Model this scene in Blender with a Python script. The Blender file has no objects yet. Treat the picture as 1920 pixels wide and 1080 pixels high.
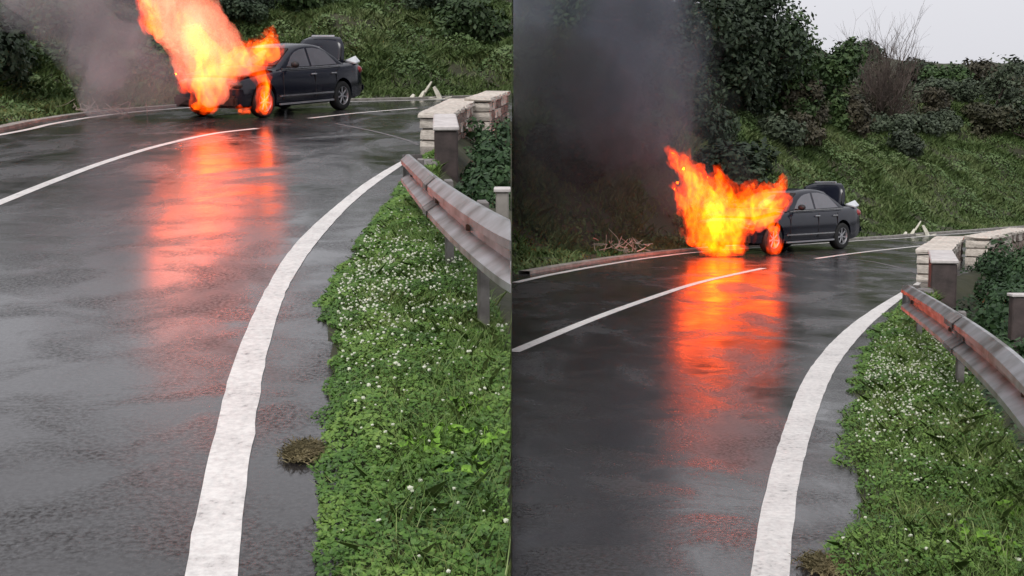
import bpy, bmesh, math, random
import numpy as np
from mathutils import Matrix, Vector, noise as mnoise

sc = bpy.context.scene
C = sc.collection
rng = np.random.default_rng(11)
random.seed(11)
rad = math.radians

# ------------------------------------------------------------------ camera
F = 2200.0                                # focal length in pixels of a 1920 px frame
CAM_H = 1.6
PITCH = 8.625
cam = bpy.data.cameras.new('camera')
cam.sensor_width = 36.0
cam.lens = F / 1920 * 36.0
cam.clip_start = 0.05
cam.clip_end = 4000
co = bpy.data.objects.new('camera', cam)
C.objects.link(co)
co.location = (0, 0, CAM_H)
co.rotation_euler = (rad(90 - PITCH), 0, 0)
sc.camera = co

# ------------------------------------------------------------------ sky, sun, exposure
SUN_EL, SUN_AZ = 52.0, 200.0
w = bpy.data.worlds.new('World')
sc.world = w
w.use_nodes = True
nt = w.node_tree
nt.nodes.clear()
sky = nt.nodes.new('ShaderNodeTexSky')
sky.sky_type = 'NISHITA'
sky.sun_disc = False
sky.sun_elevation = rad(SUN_EL)
sky.sun_rotation = rad(SUN_AZ)
sky.air_density = 1.0
sky.dust_density = 6.0
sky.ozone_density = 1.0
hs = nt.nodes.new('ShaderNodeHueSaturation')
hs.inputs['Saturation'].default_value = 0.16
bg = nt.nodes.new('ShaderNodeBackground')
bg.inputs['Strength'].default_value = 0.10
wo = nt.nodes.new('ShaderNodeOutputWorld')
nt.links.new(sky.outputs[0], hs.inputs['Color'])
cloud = nt.nodes.new('ShaderNodeMix')       # an even cloud layer over most of the blue
cloud.data_type = 'RGBA'
cloud.inputs[0].default_value = 0.72
cloud.inputs[7].default_value = (9.0, 9.0, 9.6, 1)
nt.links.new(hs.outputs[0], cloud.inputs[6])
nt.links.new(cloud.outputs[2], bg.inputs['Color'])
nt.links.new(bg.outputs[0], wo.inputs['Surface'])

sl = bpy.data.lights.new('sun', 'SUN')
sl.energy = 1.5
sl.angle = rad(25)
sl.color = (1.0, 0.97, 0.93)
so = bpy.data.objects.new('sun', sl)
C.objects.link(so)
so.rotation_euler = (rad(90 - SUN_EL), 0, rad(180 - SUN_AZ))
so.location = (0, 0, 40)

vs = sc.view_settings
vs.view_transform = 'Standard'
vs.look = 'None'
vs.gamma = 1.0
vs.exposure = 0.12
vs.use_curve_mapping = False
sc.render.engine = 'CYCLES'
cy = sc.cycles
cy.use_denoising = True
cy.max_bounces = 8
cy.diffuse_bounces = 2
cy.glossy_bounces = 3
cy.transmission_bounces = 3
cy.volume_bounces = 1
cy.transparent_max_bounces = 12
cy.sample_clamp_indirect = 6.0
cy.volume_step_rate = 0.3
cy.volume_max_steps = 256
sc.render.filter_size = 1.7

# ------------------------------------------------------------------ the two stretches of road
# the left road climbs 6 %, the right one falls 6 %; each stretch is laid out in its own road plane
TH = 3.485
PHI = {'L': PITCH + TH, 'R': PITCH - TH}
def frame(side):
    a = rad(TH if side == 'L' else -TH)
    c = Matrix.Translation((0, 0, CAM_H))
    return c @ Matrix.Rotation(a, 4, 'X') @ c.inverted()
M = {'L': frame('L'), 'R': frame('R')}

def ray(side, px, py):
    u = (px - 960) / F
    v = (540 - py) / F
    p = rad(PHI[side])
    return np.array([u, math.cos(p) + v * math.sin(p), -math.sin(p) + v * math.cos(p)])
def gp(side, px, py, Z=0.0):
    r = ray(side, px, py)
    t = (Z - CAM_H) / r[2]
    return np.array([r[0] * t, r[1] * t, Z])
def pd(side, px, py, D):
    r = ray(side, px, py)
    t = D / r[1]
    return np.array([r[0] * t, D, CAM_H + r[2] * t])

def resample(P, n):
    P = np.asarray(P, float)
    Q = np.vstack([2 * P[0] - P[1], P, 2 * P[-1] - P[-2]])
    out = []
    for i in range(1, len(Q) - 2):
        p0, p1, p2, p3 = Q[i - 1], Q[i], Q[i + 1], Q[i + 2]
        for t in np.linspace(0, 1, 12, endpoint=False):
            out.append(0.5 * (2 * p1 + (p2 - p0) * t + (2 * p0 - 5 * p1 + 4 * p2 - p3) * t * t + (3 * p1 - p0 - 3 * p2 + p3) * t ** 3))
    out.append(P[-1])
    out = np.array(out)
    s = np.r_[0, np.cumsum(np.linalg.norm(np.diff(out, axis=0), axis=1))]
    u = np.linspace(0, s[-1], n)
    return np.stack([np.interp(u, s, out[:, k]) for k in range(out.shape[1])], 1)

def signed_dist(poly, X, D):
    """distance to a polyline in plan; positive on its left when walked start to end"""
    best = np.full(X.shape, 1e9)
    sg = np.ones(X.shape)
    for a, b in zip(poly[:-1], poly[1:]):
        ab = b[:2] - a[:2]
        L2 = (ab ** 2).sum() + 1e-12
        t = np.clip(((X - a[0]) * ab[0] + (D - a[1]) * ab[1]) / L2, 0, 1)
        qx, qy = a[0] + t * ab[0], a[1] + t * ab[1]
        d = np.hypot(X - qx, D - qy)
        cr = ab[0] * (D - a[1]) - ab[1] * (X - a[0])
        m = d < best - 1e-9
        best = np.where(m, d, best)
        sg = np.where(m, np.sign(cr), sg)
    return best * sg

# ------------------------------------------------------------------ materials
MATS = {}
def new_mat(name):
    m = bpy.data.materials.new(name)
    m.use_nodes = True
    t = m.node_tree
    b = t.nodes['Principled BSDF']
    MATS[name] = m
    return m, t, b
def N(t, kind, **kw):
    n = t.nodes.new(kind)
    for k, v in kw.items():
        if hasattr(n, k):
            setattr(n, k, v)
        else:
            n.inputs[k].default_value = v
    return n
def ramp(t, fac, stops):
    r = t.nodes.new('ShaderNodeValToRGB')
    e = r.color_ramp.elements
    while len(e) < len(stops):
        e.new(0.5)
    for k, (p, c) in enumerate(stops):
        e[k].position = p
        e[k].color = (*c, 1) if len(c) == 3 else c
    t.links.new(fac, r.inputs['Fac'])
    return r.outputs['Color']
def noise_tex(t, scale, detail=4, rough=0.55, vec=None, distort=0.0):
    n = N(t, 'ShaderNodeTexNoise')
    n.inputs['Scale'].default_value = scale
    n.inputs['Detail'].default_value = detail
    n.inputs['Roughness'].default_value = rough
    n.inputs['Distortion'].default_value = distort
    if vec is None:
        tc = N(t, 'ShaderNodeTexCoord')
        vec = tc.outputs['Object']
    t.links.new(vec, n.inputs['Vector'])
    return n.outputs['Fac']
def bump(t, b, h, strength, dist):
    n = N(t, 'ShaderNodeBump')
    n.inputs['Strength'].default_value = strength
    n.inputs['Distance'].default_value = dist
    t.links.new(h, n.inputs['Height'])
    t.links.new(n.outputs[0], b.inputs['Normal'])
def mapped(t, scale):
    tc = N(t, 'ShaderNodeTexCoord')
    mp = N(t, 'ShaderNodeMapping')
    mp.inputs['Scale'].default_value = scale
    t.links.new(tc.outputs['Object'], mp.inputs['Vector'])
    return mp.outputs[0]
def simple(name, stops, scale=8, rough=0.6, metal=0.0, bstr=0.0, bdist=0.01, detail=4, spec=0.5, vary=0.0):
    m, t, b = new_mat(name)
    col = ramp(t, noise_tex(t, scale, detail), stops)
    if vary:
        oi = N(t, 'ShaderNodeObjectInfo')
        h = N(t, 'ShaderNodeHueSaturation')
        mr = N(t, 'ShaderNodeMapRange')
        mr.inputs['To Min'].default_value = 1 - vary
        mr.inputs['To Max'].default_value = 1 + vary
        t.links.new(oi.outputs['Random'], mr.inputs['Value'])
        t.links.new(mr.outputs[0], h.inputs['Value'])
        t.links.new(col, h.inputs['Color'])
        col = h.outputs[0]
    t.links.new(col, b.inputs['Base Color'])
    b.inputs['Roughness'].default_value = rough
    b.inputs['Metallic'].default_value = metal
    b.inputs['Specular IOR Level'].default_value = spec
    if bstr:
        bump(t, b, noise_tex(t, scale * 3, 5), bstr, bdist)
    return m

def math_node(t, op, a, b_, clamp=False):
    n = t.nodes.new('ShaderNodeMath')
    n.operation = op
    n.use_clamp = clamp
    for k, v in enumerate((a, b_)):
        if hasattr(v, 'is_linked'):
            t.links.new(v, n.inputs[k])
        else:
            n.inputs[k].default_value = v
    return n.outputs[0]
# wet asphalt
m, t, b = new_mat('wet_asphalt')
big = noise_tex(t, 0.35, 4, 0.6, mapped(t, (1, 0.45, 1)))
fine = noise_tex(t, 55, 5, 0.75)
wet = noise_tex(t, 0.9, 5, 0.6, mapped(t, (1, 0.5, 1)), 0.6)
mx = N(t, 'ShaderNodeMix', data_type='RGBA')
mx.inputs[0].default_value = 0.5
t.links.new(ramp(t, big, [(0.3, (0.016, 0.014, 0.014)), (0.7, (0.042, 0.037, 0.036))]), mx.inputs[6])
t.links.new(ramp(t, fine, [(0.34, (0.010, 0.009, 0.009)), (0.56, (0.034, 0.031, 0.03)), (0.70, (0.13, 0.12, 0.118))]), mx.inputs[7])
t.links.new(mx.outputs[2], b.inputs['Base Color'])
rr = ramp(t, wet, [(0.36, (0.10,) * 3), (0.50, (0.17,) * 3), (0.64, (0.34,) * 3)])
t.links.new(rr, b.inputs['Roughness'])
b.inputs['Specular IOR Level'].default_value = 0.5
b.inputs['IOR'].default_value = 1.45
b.inputs['Coat Weight'].default_value = 0.3
b.inputs['Coat IOR'].default_value = 1.5
t.links.new(rr, b.inputs['Coat Roughness'])
ripple = noise_tex(t, 70, 4, 0.7)
ad = N(t, 'ShaderNodeMath', operation='ADD')
ml = N(t, 'ShaderNodeMath', operation='MULTIPLY')
ml.inputs[1].default_value = 0.6
t.links.new(fine, ml.inputs[0])
t.links.new(ml.outputs[0], ad.inputs[0])
t.links.new(ripple, ad.inputs[1])
pk = ramp(t, noise_tex(t, 1.7, 4, 0.6, None, 0.5), [(0.42, (0.10,) * 3), (0.62, (0.9,) * 3)])     # puddled film here, bare stone there
hm = math_node(t, 'MULTIPLY', ad.outputs[0], pk)
bump(t, b, hm, 0.24, 0.008)
# stone tops standing out of the film reflect less than the water between them
chip = ramp(t, noise_tex(t, 42, 3, 0.7), [(0.40, (0.0,) * 3), (0.60, (1.0,) * 3)])
bare = math_node(t, 'MULTIPLY', chip, math_node(t, 'ADD', pk, 0.12))
t.links.new(math_node(t, 'SUBTRACT', 0.56, math_node(t, 'MULTIPLY', bare, 0.46)), b.inputs['Specular IOR Level'])
t.links.new(math_node(t, 'SUBTRACT', 0.34, math_node(t, 'MULTIPLY', bare, 0.32), True), b.inputs['Coat Weight'])
t.links.new(math_node(t, 'ADD', rr, math_node(t, 'MULTIPLY', bare, 0.10)), b.inputs['Roughness'])

# painted line, worn
m, t, b = new_mat('line_paint')
wear = noise_tex(t, 26, 6, 0.7)
patch = noise_tex(t, 3.2, 3, 0.6)
ad = N(t, 'ShaderNodeMath', operation='MULTIPLY_ADD')
ad.inputs[1].default_value = 0.5
t.links.new(patch, ad.inputs[0])
t.links.new(wear, ad.inputs[2])
t.links.new(ramp(t, ad.outputs[0], [(0.50, (0.16, 0.15, 0.15)), (0.63, (0.55, 0.52, 0.50)), (0.90, (0.76, 0.73, 0.70))]), b.inputs['Base Color'])
b.inputs['Roughness'].default_value = 0.42
bump(t, b, wear, 0.3, 0.004)

simple('gutter_concrete', [(0.3, (0.16, 0.15, 0.13)), (0.7, (0.36, 0.33, 0.30))], 5, 0.6, bstr=0.3)
simple('soil', [(0.3, (0.02, 0.022, 0.010)), (0.7, (0.05, 0.05, 0.022))], 1.2, 0.9, bstr=0.6, bdist=0.05)
simple('earth_bank', [(0.3, (0.05, 0.045, 0.035)), (0.7, (0.14, 0.12, 0.10))], 2.0, 0.9, bstr=0.6, bdist=0.05)
simple('seam_grey', [(0.3, (0.07, 0.065, 0.065)), (0.7, (0.15, 0.14, 0.14))], 6, 0.5)
simple('tar', [(0.3, (0.012, 0.012, 0.012)), (0.7, (0.02, 0.02, 0.02))], 6, 0.2)

def leaf_mat(name, dark, mid, light, scale=1.4, vary=0.25, rough=0.6):
    m, t, b = new_mat(name)
    n1 = noise_tex(t, scale, 3, 0.6)
    n2 = noise_tex(t, scale * 14, 2, 0.6)
    ad = N(t, 'ShaderNodeMath', operation='MULTIPLY_ADD')
    ad.inputs[1].default_value = 0.42
    t.links.new(n2, ad.inputs[0])
    sb = N(t, 'ShaderNodeMath', operation='MULTIPLY')
    sb.inputs[1].default_value = 0.62
    t.links.new(n1, sb.inputs[0])
    t.links.new(sb.outputs[0], ad.inputs[2])
    col = ramp(t, ad.outputs[0], [(0.39, dark), (0.52, mid), (0.65, light)])
    oi = N(t, 'ShaderNodeObjectInfo')
    h = N(t, 'ShaderNodeHueSaturation')
    mr = N(t, 'ShaderNodeMapRange')
    mr.inputs['To Min'].default_value = 1 - vary
    mr.inputs['To Max'].default_value = 1 + vary
    t.links.new(oi.outputs['Random'], mr.inputs['Value'])
    t.links.new(mr.outputs[0], h.inputs['Value'])
    t.links.new(col, h.inputs['Color'])
    t.links.new(h.outputs[0], b.inputs['Base Color'])
    b.inputs['Roughness'].default_value = rough
    b.inputs['Specular IOR Level'].default_value = 0.3
    return m
leaf_mat('bush_green', (0.018, 0.038, 0.012), (0.042, 0.080, 0.024), (0.085, 0.13, 0.042))
leaf_mat('bush_dark', (0.012, 0.022, 0.012), (0.026, 0.044, 0.022), (0.05, 0.075, 0.036))
leaf_mat('bush_olive', (0.030, 0.032, 0.017), (0.066, 0.066, 0.036), (0.115, 0.11, 0.066))
leaf_mat('bush_grey', (0.026, 0.038, 0.022), (0.058, 0.078, 0.046), (0.11, 0.135, 0.085))
leaf_mat('bush_russet', (0.030, 0.028, 0.016), (0.068, 0.060, 0.036), (0.115, 0.10, 0.064))
leaf_mat('hill_grass', (0.044, 0.080, 0.020), (0.095, 0.145, 0.042), (0.17, 0.21, 0.085), 0.35, 0.0)
leaf_mat('hill_weeds', (0.038, 0.072, 0.020), (0.082, 0.135, 0.042), (0.15, 0.20, 0.080), 0.5, 0.0)
leaf_mat('verge_blade', (0.07, 0.13, 0.025), (0.13, 0.21, 0.05), (0.24, 0.29, 0.10), 2.0, 0.0, 0.5)
leaf_mat('clover', (0.030, 0.076, 0.012), (0.072, 0.155, 0.024), (0.16, 0.26, 0.05), 2.2, 0.0, 0.5)
leaf_mat('lime_leaf', (0.08, 0.18, 0.015), (0.15, 0.30, 0.03), (0.24, 0.42, 0.05), 3.0, 0.1)
leaf_mat('hedge_leaf', (0.010, 0.026, 0.010), (0.026, 0.060, 0.020), (0.06, 0.11, 0.04), 1.6, 0.15)
leaf_mat('dry_straw', (0.08, 0.07, 0.03), (0.17, 0.14, 0.07), (0.28, 0.23, 0.12), 3.0, 0.1)
simple('flower_white', [(0.3, (0.46, 0.50, 0.36)), (0.7, (0.70, 0.70, 0.58))], 30, 0.6)
simple('twig', [(0.3, (0.05, 0.035, 0.03)), (0.7, (0.12, 0.09, 0.075))], 3, 0.8)
simple('pale_twig', [(0.3, (0.26, 0.20, 0.16)), (0.7, (0.50, 0.42, 0.36))], 6, 0.8)
simple('pale_scrap', [(0.3, (0.48, 0.45, 0.36)), (0.7, (0.74, 0.72, 0.62))], 5, 0.7)

simple('galvanised', [(0.34, (0.17, 0.15, 0.135)), (0.46, (0.33, 0.32, 0.315)), (0.7, (0.54, 0.54, 0.56))], 3.5, 0.34, 0.75, bstr=0.15, bdist=0.004)
simple('galvanised_old', [(0.3, (0.10, 0.09, 0.085)), (0.7, (0.27, 0.25, 0.24))], 7, 0.6, 0.3, bstr=0.2, bdist=0.004)
simple('rusty', [(0.35, (0.07, 0.03, 0.02)), (0.7, (0.20, 0.09, 0.05))], 9, 0.7, 0.1)
simple('stone_pale', [(0.3, (0.40, 0.35, 0.30)), (0.7, (0.68, 0.62, 0.55))], 9, 0.75, bstr=0.6, bdist=0.01, vary=0.12)
simple('stone_brown', [(0.3, (0.12, 0.09, 0.075)), (0.7, (0.28, 0.21, 0.18))], 9, 0.8, bstr=0.6, bdist=0.01, vary=0.2)
simple('mortar', [(0.3, (0.10, 0.085, 0.07)), (0.7, (0.19, 0.165, 0.14))], 12, 0.9, bstr=0.6)
simple('block_dark', [(0.3, (0.035, 0.026, 0.024)), (0.7, (0.085, 0.062, 0.058))], 6, 0.65, bstr=0.5, bdist=0.01)
simple('block_cap', [(0.3, (0.42, 0.38, 0.37)), (0.7, (0.64, 0.60, 0.58))], 7, 0.6, bstr=0.4)

def paint(name, col, rough, metal=0.0, coat=0.0):
    m, t, b = new_mat(name)
    n1 = noise_tex(t, 4, 4)
    c0 = tuple(x * 0.8 for x in col)
    t.links.new(ramp(t, n1, [(0.3, c0), (0.7, col)]), b.inputs['Base Color'])
    b.inputs['Roughness'].default_value = rough
    b.inputs['Metallic'].default_value = metal
    b.inputs['Coat Weight'].default_value = coat
    b.inputs['Coat Roughness'].default_value = 0.08
    return m
paint('car_paint', (0.006, 0.0075, 0.016), 0.20, 0.0, 0.0)
MATS['car_paint'].node_tree.nodes['Principled BSDF'].inputs['Specular IOR Level'].default_value = 0.5
paint('car_glass', (0.10, 0.097, 0.112), 0.06, 0.0, 1.0)
paint('tyre_rubber', (0.012, 0.012, 0.012), 0.75)
paint('alloy', (0.42, 0.42, 0.44), 0.38, 0.7)
paint('chrome', (0.60, 0.60, 0.62), 0.22, 0.9)
paint('dark_trim', (0.012, 0.012, 0.013), 0.6)
paint('lamp_lens', (0.75, 0.76, 0.78), 0.15, 0.0, 0.5)
paint('sooty_lens', (0.05, 0.045, 0.04), 0.4)
paint('tail_lens', (0.30, 0.03, 0.03), 0.15, 0.0, 0.5)
paint('pale_panel', (0.62, 0.64, 0.66), 0.4)
simple('charred', [(0.35, (0.006, 0.005, 0.005)), (0.7, (0.03, 0.022, 0.018))], 9, 0.85, bstr=0.5)

def volume_mat(name):
    m = bpy.data.materials.new(name)
    m.use_nodes = True
    t = m.node_tree
    t.nodes.clear()
    o = t.nodes.new('ShaderNodeOutputMaterial')
    pv = t.nodes.new('ShaderNodeVolumePrincipled')
    t.links.new(pv.outputs[0], o.inputs['Volume'])
    MATS[name] = m
    return m, t, pv
def smoke_mat(name, col, dens, scale, lo, hi, floor=0.0):
    m, t, pv = volume_mat(name)
    f = noise_tex(t, scale, 3, 0.5, mapped(t, (1, 1, 0.7)), 0.4)
    mr = N(t, 'ShaderNodeMapRange')
    mr.inputs['From Min'].default_value = lo
    mr.inputs['From Max'].default_value = hi
    mr.inputs['To Min'].default_value = floor
    mr.inputs['To Max'].default_value = 1.0
    t.links.new(f, mr.inputs['Value'])
    t.links.new(math_node(t, 'MULTIPLY', mr.outputs[0], dens), pv.inputs['Density'])
    pv.inputs['Color'].default_value = (*col, 1)
    pv.inputs['Anisotropy'].default_value = 0.1
    return m
def fire_mat(name, col, strength, scale, lo, hi, floor, dens, dcol):
    m, t, pv = volume_mat(name)
    f = noise_tex(t, scale, 3, 0.6, mapped(t, (1, 1, 0.6)), 1.2)
    mr = N(t, 'ShaderNodeMapRange')
    mr.inputs['From Min'].default_value = lo
    mr.inputs['From Max'].default_value = hi
    mr.inputs['To Min'].default_value = floor
    mr.inputs['To Max'].default_value = 1.0
    t.links.new(f, mr.inputs['Value'])
    pv.inputs['Density'].default_value = dens
    pv.inputs['Color'].default_value = (*dcol, 1)
    pv.inputs['Emission Color'].default_value = (*col, 1)
    t.links.new(math_node(t, 'MULTIPLY', mr.outputs[0], strength), pv.inputs['Emission Strength'])
    return m
smoke_mat('smoke_dark', (0.29, 0.31, 0.365), 0.85, 0.55, 0.40, 0.64, 0.06)
smoke_mat('smoke_thin', (0.10, 0.10, 0.105), 0.42, 0.5, 0.35, 0.65, 0.3)
smoke_mat('smoke_pale', (0.60, 0.545, 0.575), 0.75, 0.5, 0.35, 0.65, 0.2)
fire_mat('fire_orange', (1.0, 0.085, 0.0008), 20.0, 4.2, 0.43, 0.66, 0.03, 0.01, (0.3, 0.2, 0.1))
fire_mat('fire_fringe', (1.0, 0.055, 0.001), 6.5, 3.2, 0.42, 0.66, 0.02, 0.01, (0.3, 0.2, 0.1))
fire_mat('fire_yellow', (1.0, 0.24, 0.008), 9.0, 4.0, 0.42, 0.62, 0.05, 0.01, (0.3, 0.2, 0.1))
fire_mat('fire_pink', (1.0, 0.19, 0.10), 3.4, 1.9, 0.36, 0.68, 0.12, 0.35, (0.9, 0.7, 0.6))

# ------------------------------------------------------------------ mesh helpers
def mesh_from(name, V, Fc):
    me = bpy.data.meshes.new(name)
    me.from_pydata([tuple(map(float, v)) for v in V], [], [tuple(f) for f in Fc])
    me.update()
    return me
def quads_mesh(name, V, nv):
    """V: (n, nv, 3) array of separate polygons with nv corners"""
    n = len(V)
    me = bpy.data.meshes.new(name)
    me.vertices.add(n * nv)
    me.vertices.foreach_set('co', np.ascontiguousarray(V, dtype=np.float32).ravel())
    me.loops.add(n * nv)
    me.loops.foreach_set('vertex_index', np.arange(n * nv, dtype=np.int32))
    me.polygons.add(n)
    me.polygons.foreach_set('loop_start', np.arange(0, n * nv, nv, dtype=np.int32))
    me.polygons.foreach_set('loop_total', np.full(n, nv, dtype=np.int32))
    me.update(calc_edges=True)
    return me
def link(name, me, mat=None, parent=None, mw=None, smooth=False):
    o = bpy.data.objects.new(name, me)
    C.objects.link(o)
    if mat and not me.materials:
        me.materials.append(MATS[mat])
    if parent is not None:
        o.parent = parent
    if mw is not None:
        if parent is None:
            o.matrix_world = mw
        else:
            o.matrix_local = mw
    if smooth:
        me.polygons.foreach_set('use_smooth', [True] * len(me.polygons))
    return o
def tag(o, label=None, cat=None, group=None, kind=None):
    if label: o['label'] = label
    if cat: o['category'] = cat
    if group: o['group'] = group
    if kind: o['kind'] = kind
    return o
def thing(name, label, cat, mw, group=None):
    o = bpy.data.objects.new(name, None)
    o.empty_display_size = 0.2
    C.objects.link(o)
    o.matrix_world = mw
    return tag(o, label, cat, group)
def bm_mesh(name, bm, smooth=False):
    me = bpy.data.meshes.new(name)
    bmesh.ops.recalc_face_normals(bm, faces=bm.faces)
    bm.to_mesh(me)
    bm.free()
    if smooth:
        me.polygons.foreach_set('use_smooth', [True] * len(me.polygons))
    return me
def box_bm(sx, sy, sz, bevel=0.0, c=(0, 0, 0), bm=None, seg=1):
    b_ = bmesh.new()
    bmesh.ops.create_cube(b_, size=1)
    bmesh.ops.scale(b_, vec=(sx, sy, sz), verts=b_.verts)
    if bevel:
        bmesh.ops.bevel(b_, geom=b_.edges[:], offset=bevel, segments=seg, affect='EDGES')
    bmesh.ops.translate(b_, vec=c, verts=b_.verts)
    if bm is None:
        return b_
    tmp = bpy.data.meshes.new('tmp')
    b_.to_mesh(tmp)
    b_.free()
    bm.from_mesh(tmp)
    bpy.data.meshes.remove(tmp)
    return bm
def tube_geo(P, R, n=5):
    """swept tapered tube; returns verts, faces"""
    P = np.asarray(P, float)
    V, Fc = [], []
    for i, p in enumerate(P):
        d = P[min(i + 1, len(P) - 1)] - P[max(i - 1, 0)]
        d = d / (np.linalg.norm(d) + 1e-9)
        a = np.cross(d, (0.3, 0.5, 0.81))
        a /= np.linalg.norm(a) + 1e-9
        b_ = np.cross(d, a)
        for k in range(n):
            an = 2 * math.pi * k / n
            V.append(p + R[i] * (math.cos(an) * a + math.sin(an) * b_))
    for i in range(len(P) - 1):
        for k in range(n):
            k2 = (k + 1) % n
            Fc.append((i * n + k, i * n + k2, (i + 1) * n + k2, (i + 1) * n + k))
    Fc.append(tuple(range(n))[::-1])
    Fc.append(tuple(range((len(P) - 1) * n, len(P) * n)))
    return V, Fc
def merge_geo(parts):
    V, Fc = [], []
    for v, f in parts:
        o = len(V)
        V += list(v)
        Fc += [tuple(i + o for i in q) for q in f]
    return V, Fc
def strip_mesh(name, A, B, z):
    V = [(*p[:2], z) for p in A] + [(*p[:2], z) for p in B]
    n = len(A)
    return mesh_from(name, V, [(i, i + 1, n + i + 1, n + i) for i in range(n - 1)])
def offset_line(P, d):
    P = np.asarray(P)[:, :2]
    T = np.gradient(P, axis=0)
    T /= np.linalg.norm(T, axis=1)[:, None]
    return P + d * np.stack([-T[:, 1], T[:, 0]], 1)

# ------------------------------------------------------------------ road layout, read off as points on each road plane
LAY = {
 'R': dict(
   far=[(962, 531), (1060, 510), (1150, 494), (1230, 482), (1320, 472), (1500, 459), (1600, 452), (1700, 446), (1800, 438)],
   far_end=[(24, 46), (40, 52), (60, 56)],
   centre1=[(962, 660), (1100, 603), (1200, 566), (1300, 533), (1380, 514), (1432, 503)],
   centre2=[(1530, 485), (1610, 474), (1700, 464), (1760, 458)],
   lineL=[(1408, 1078), (1422, 990), (1440, 905), (1478, 780), (1520, 690), (1580, 622), (1640, 578), (1695, 545), (1720, 529)],
   lineR=[(1480, 1078), (1487, 990), (1498, 905), (1531, 780), (1568, 690), (1620, 622), (1668, 578), (1708, 547), (1727, 531)],
   grass=[(1528, 1075), (1566, 1000), (1566, 890), (1564, 800), (1594, 715), (1622, 640), (1659, 592), (1695, 566), (1722, 546)],
   near_end=[(8.4, 21.5), (11.6, 26.6), (18, 32.5), (30, 38), (60, 42)]),
 'L': dict(
   far=[(5, 252), (100, 232), (200, 216), (300, 206), (450, 196), (560, 193), (650, 191), (780, 188), (870, 185), (952, 182)],
   far_end=[],
   centre1=[(5, 378), (100, 340), (200, 303), (300, 273), (400, 251), (482, 241)],
   centre2=[(580, 222), (660, 213), (730, 207), (782, 203)],
   lineL=[(348, 1078), (367, 970), (395, 850), (430, 705), (460, 625), (500, 540), (556, 455), (635, 382), (700, 333), (776, 289)],
   lineR=[(446, 1078), (456, 965), (472, 840), (492, 705), (507, 640), (540, 540), (594, 455), (660, 382), (716, 337), (782, 291)],
   grass=[(563, 1075), (580, 941), (590, 850), (588, 690), (596, 576), (626, 507), (670, 450), (712, 392), (752, 336), (786, 306)],
   near_end=[(-1.05, 20.3), (-0.55, 21.9), (0.15, 23.2), (1.2, 24.6)]),
}
G = {}          # per side geometry
for s in 'LR':
    L = LAY[s]
    g = {}
    far = [gp(s, *p)[:2] for p in L['far']]
    # the far edge line runs on past both ends of what is seen
    d0 = far[0] - far[1]
    d0 = d0 / np.linalg.norm(d0)
    start = [far[0] + d0 * 25 + np.array([0, -6]), far[0] + d0 * 10 + np.array([0, -1])] if s == 'R' else [np.array([-12.5, -12.0]), np.array([-10.2, 2.0]), np.array([-8.9, 12.0])]
    far = start + far + [np.array(p) for p in L['far_end']]
    g['far'] = resample(np.array(far), 240)
    near = [gp(s, *p)[:2] for p in L['grass']]
    n0 = near[0]
    near = [np.array([n0[0] * 0.55 - (0.15 if s == 'L' else -0.15), -6.0]), np.array([n0[0] * 0.9, 1.0])] + near + [np.array(p) for p in L['near_end']]
    g['near'] = resample(np.array(near), 300)
    G[s] = g

XR = {'L': (-46.0, -0.0005), 'R': (0.0005, 60.0)}
def hill_height(s, X, D, sf):
    """height of the slope sf metres beyond the far road edge"""
    q = np.clip(sf - 1.3, 0, None)
    if s == 'R':
        slope = 0.55 + 0.25 * np.exp(-((X - 3.0) / 7.0) ** 2) + 0.10 * np.clip((X - 16) / 10, 0, 1)
        top = 13.8 - 2.6 * np.clip((X - 7.0) / 12.0, 0, 1) + 2.2 * np.exp(-((X - 3) / 5.0) ** 2)
    else:
        slope = 0.36 + 0.55 * np.clip((22 - D) / 8, 0, 1)  # near stretch out of view, steepened and heightened to darken the road's reflection
        top = 9.0 + 6.0 * np.clip((22 - D) / 8, 0, 1)
    h = top * (1 - np.exp(-slope * q / top * 1.15))
    return 0.10 * np.clip(sf / 0.6, 0, 1) + h

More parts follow.
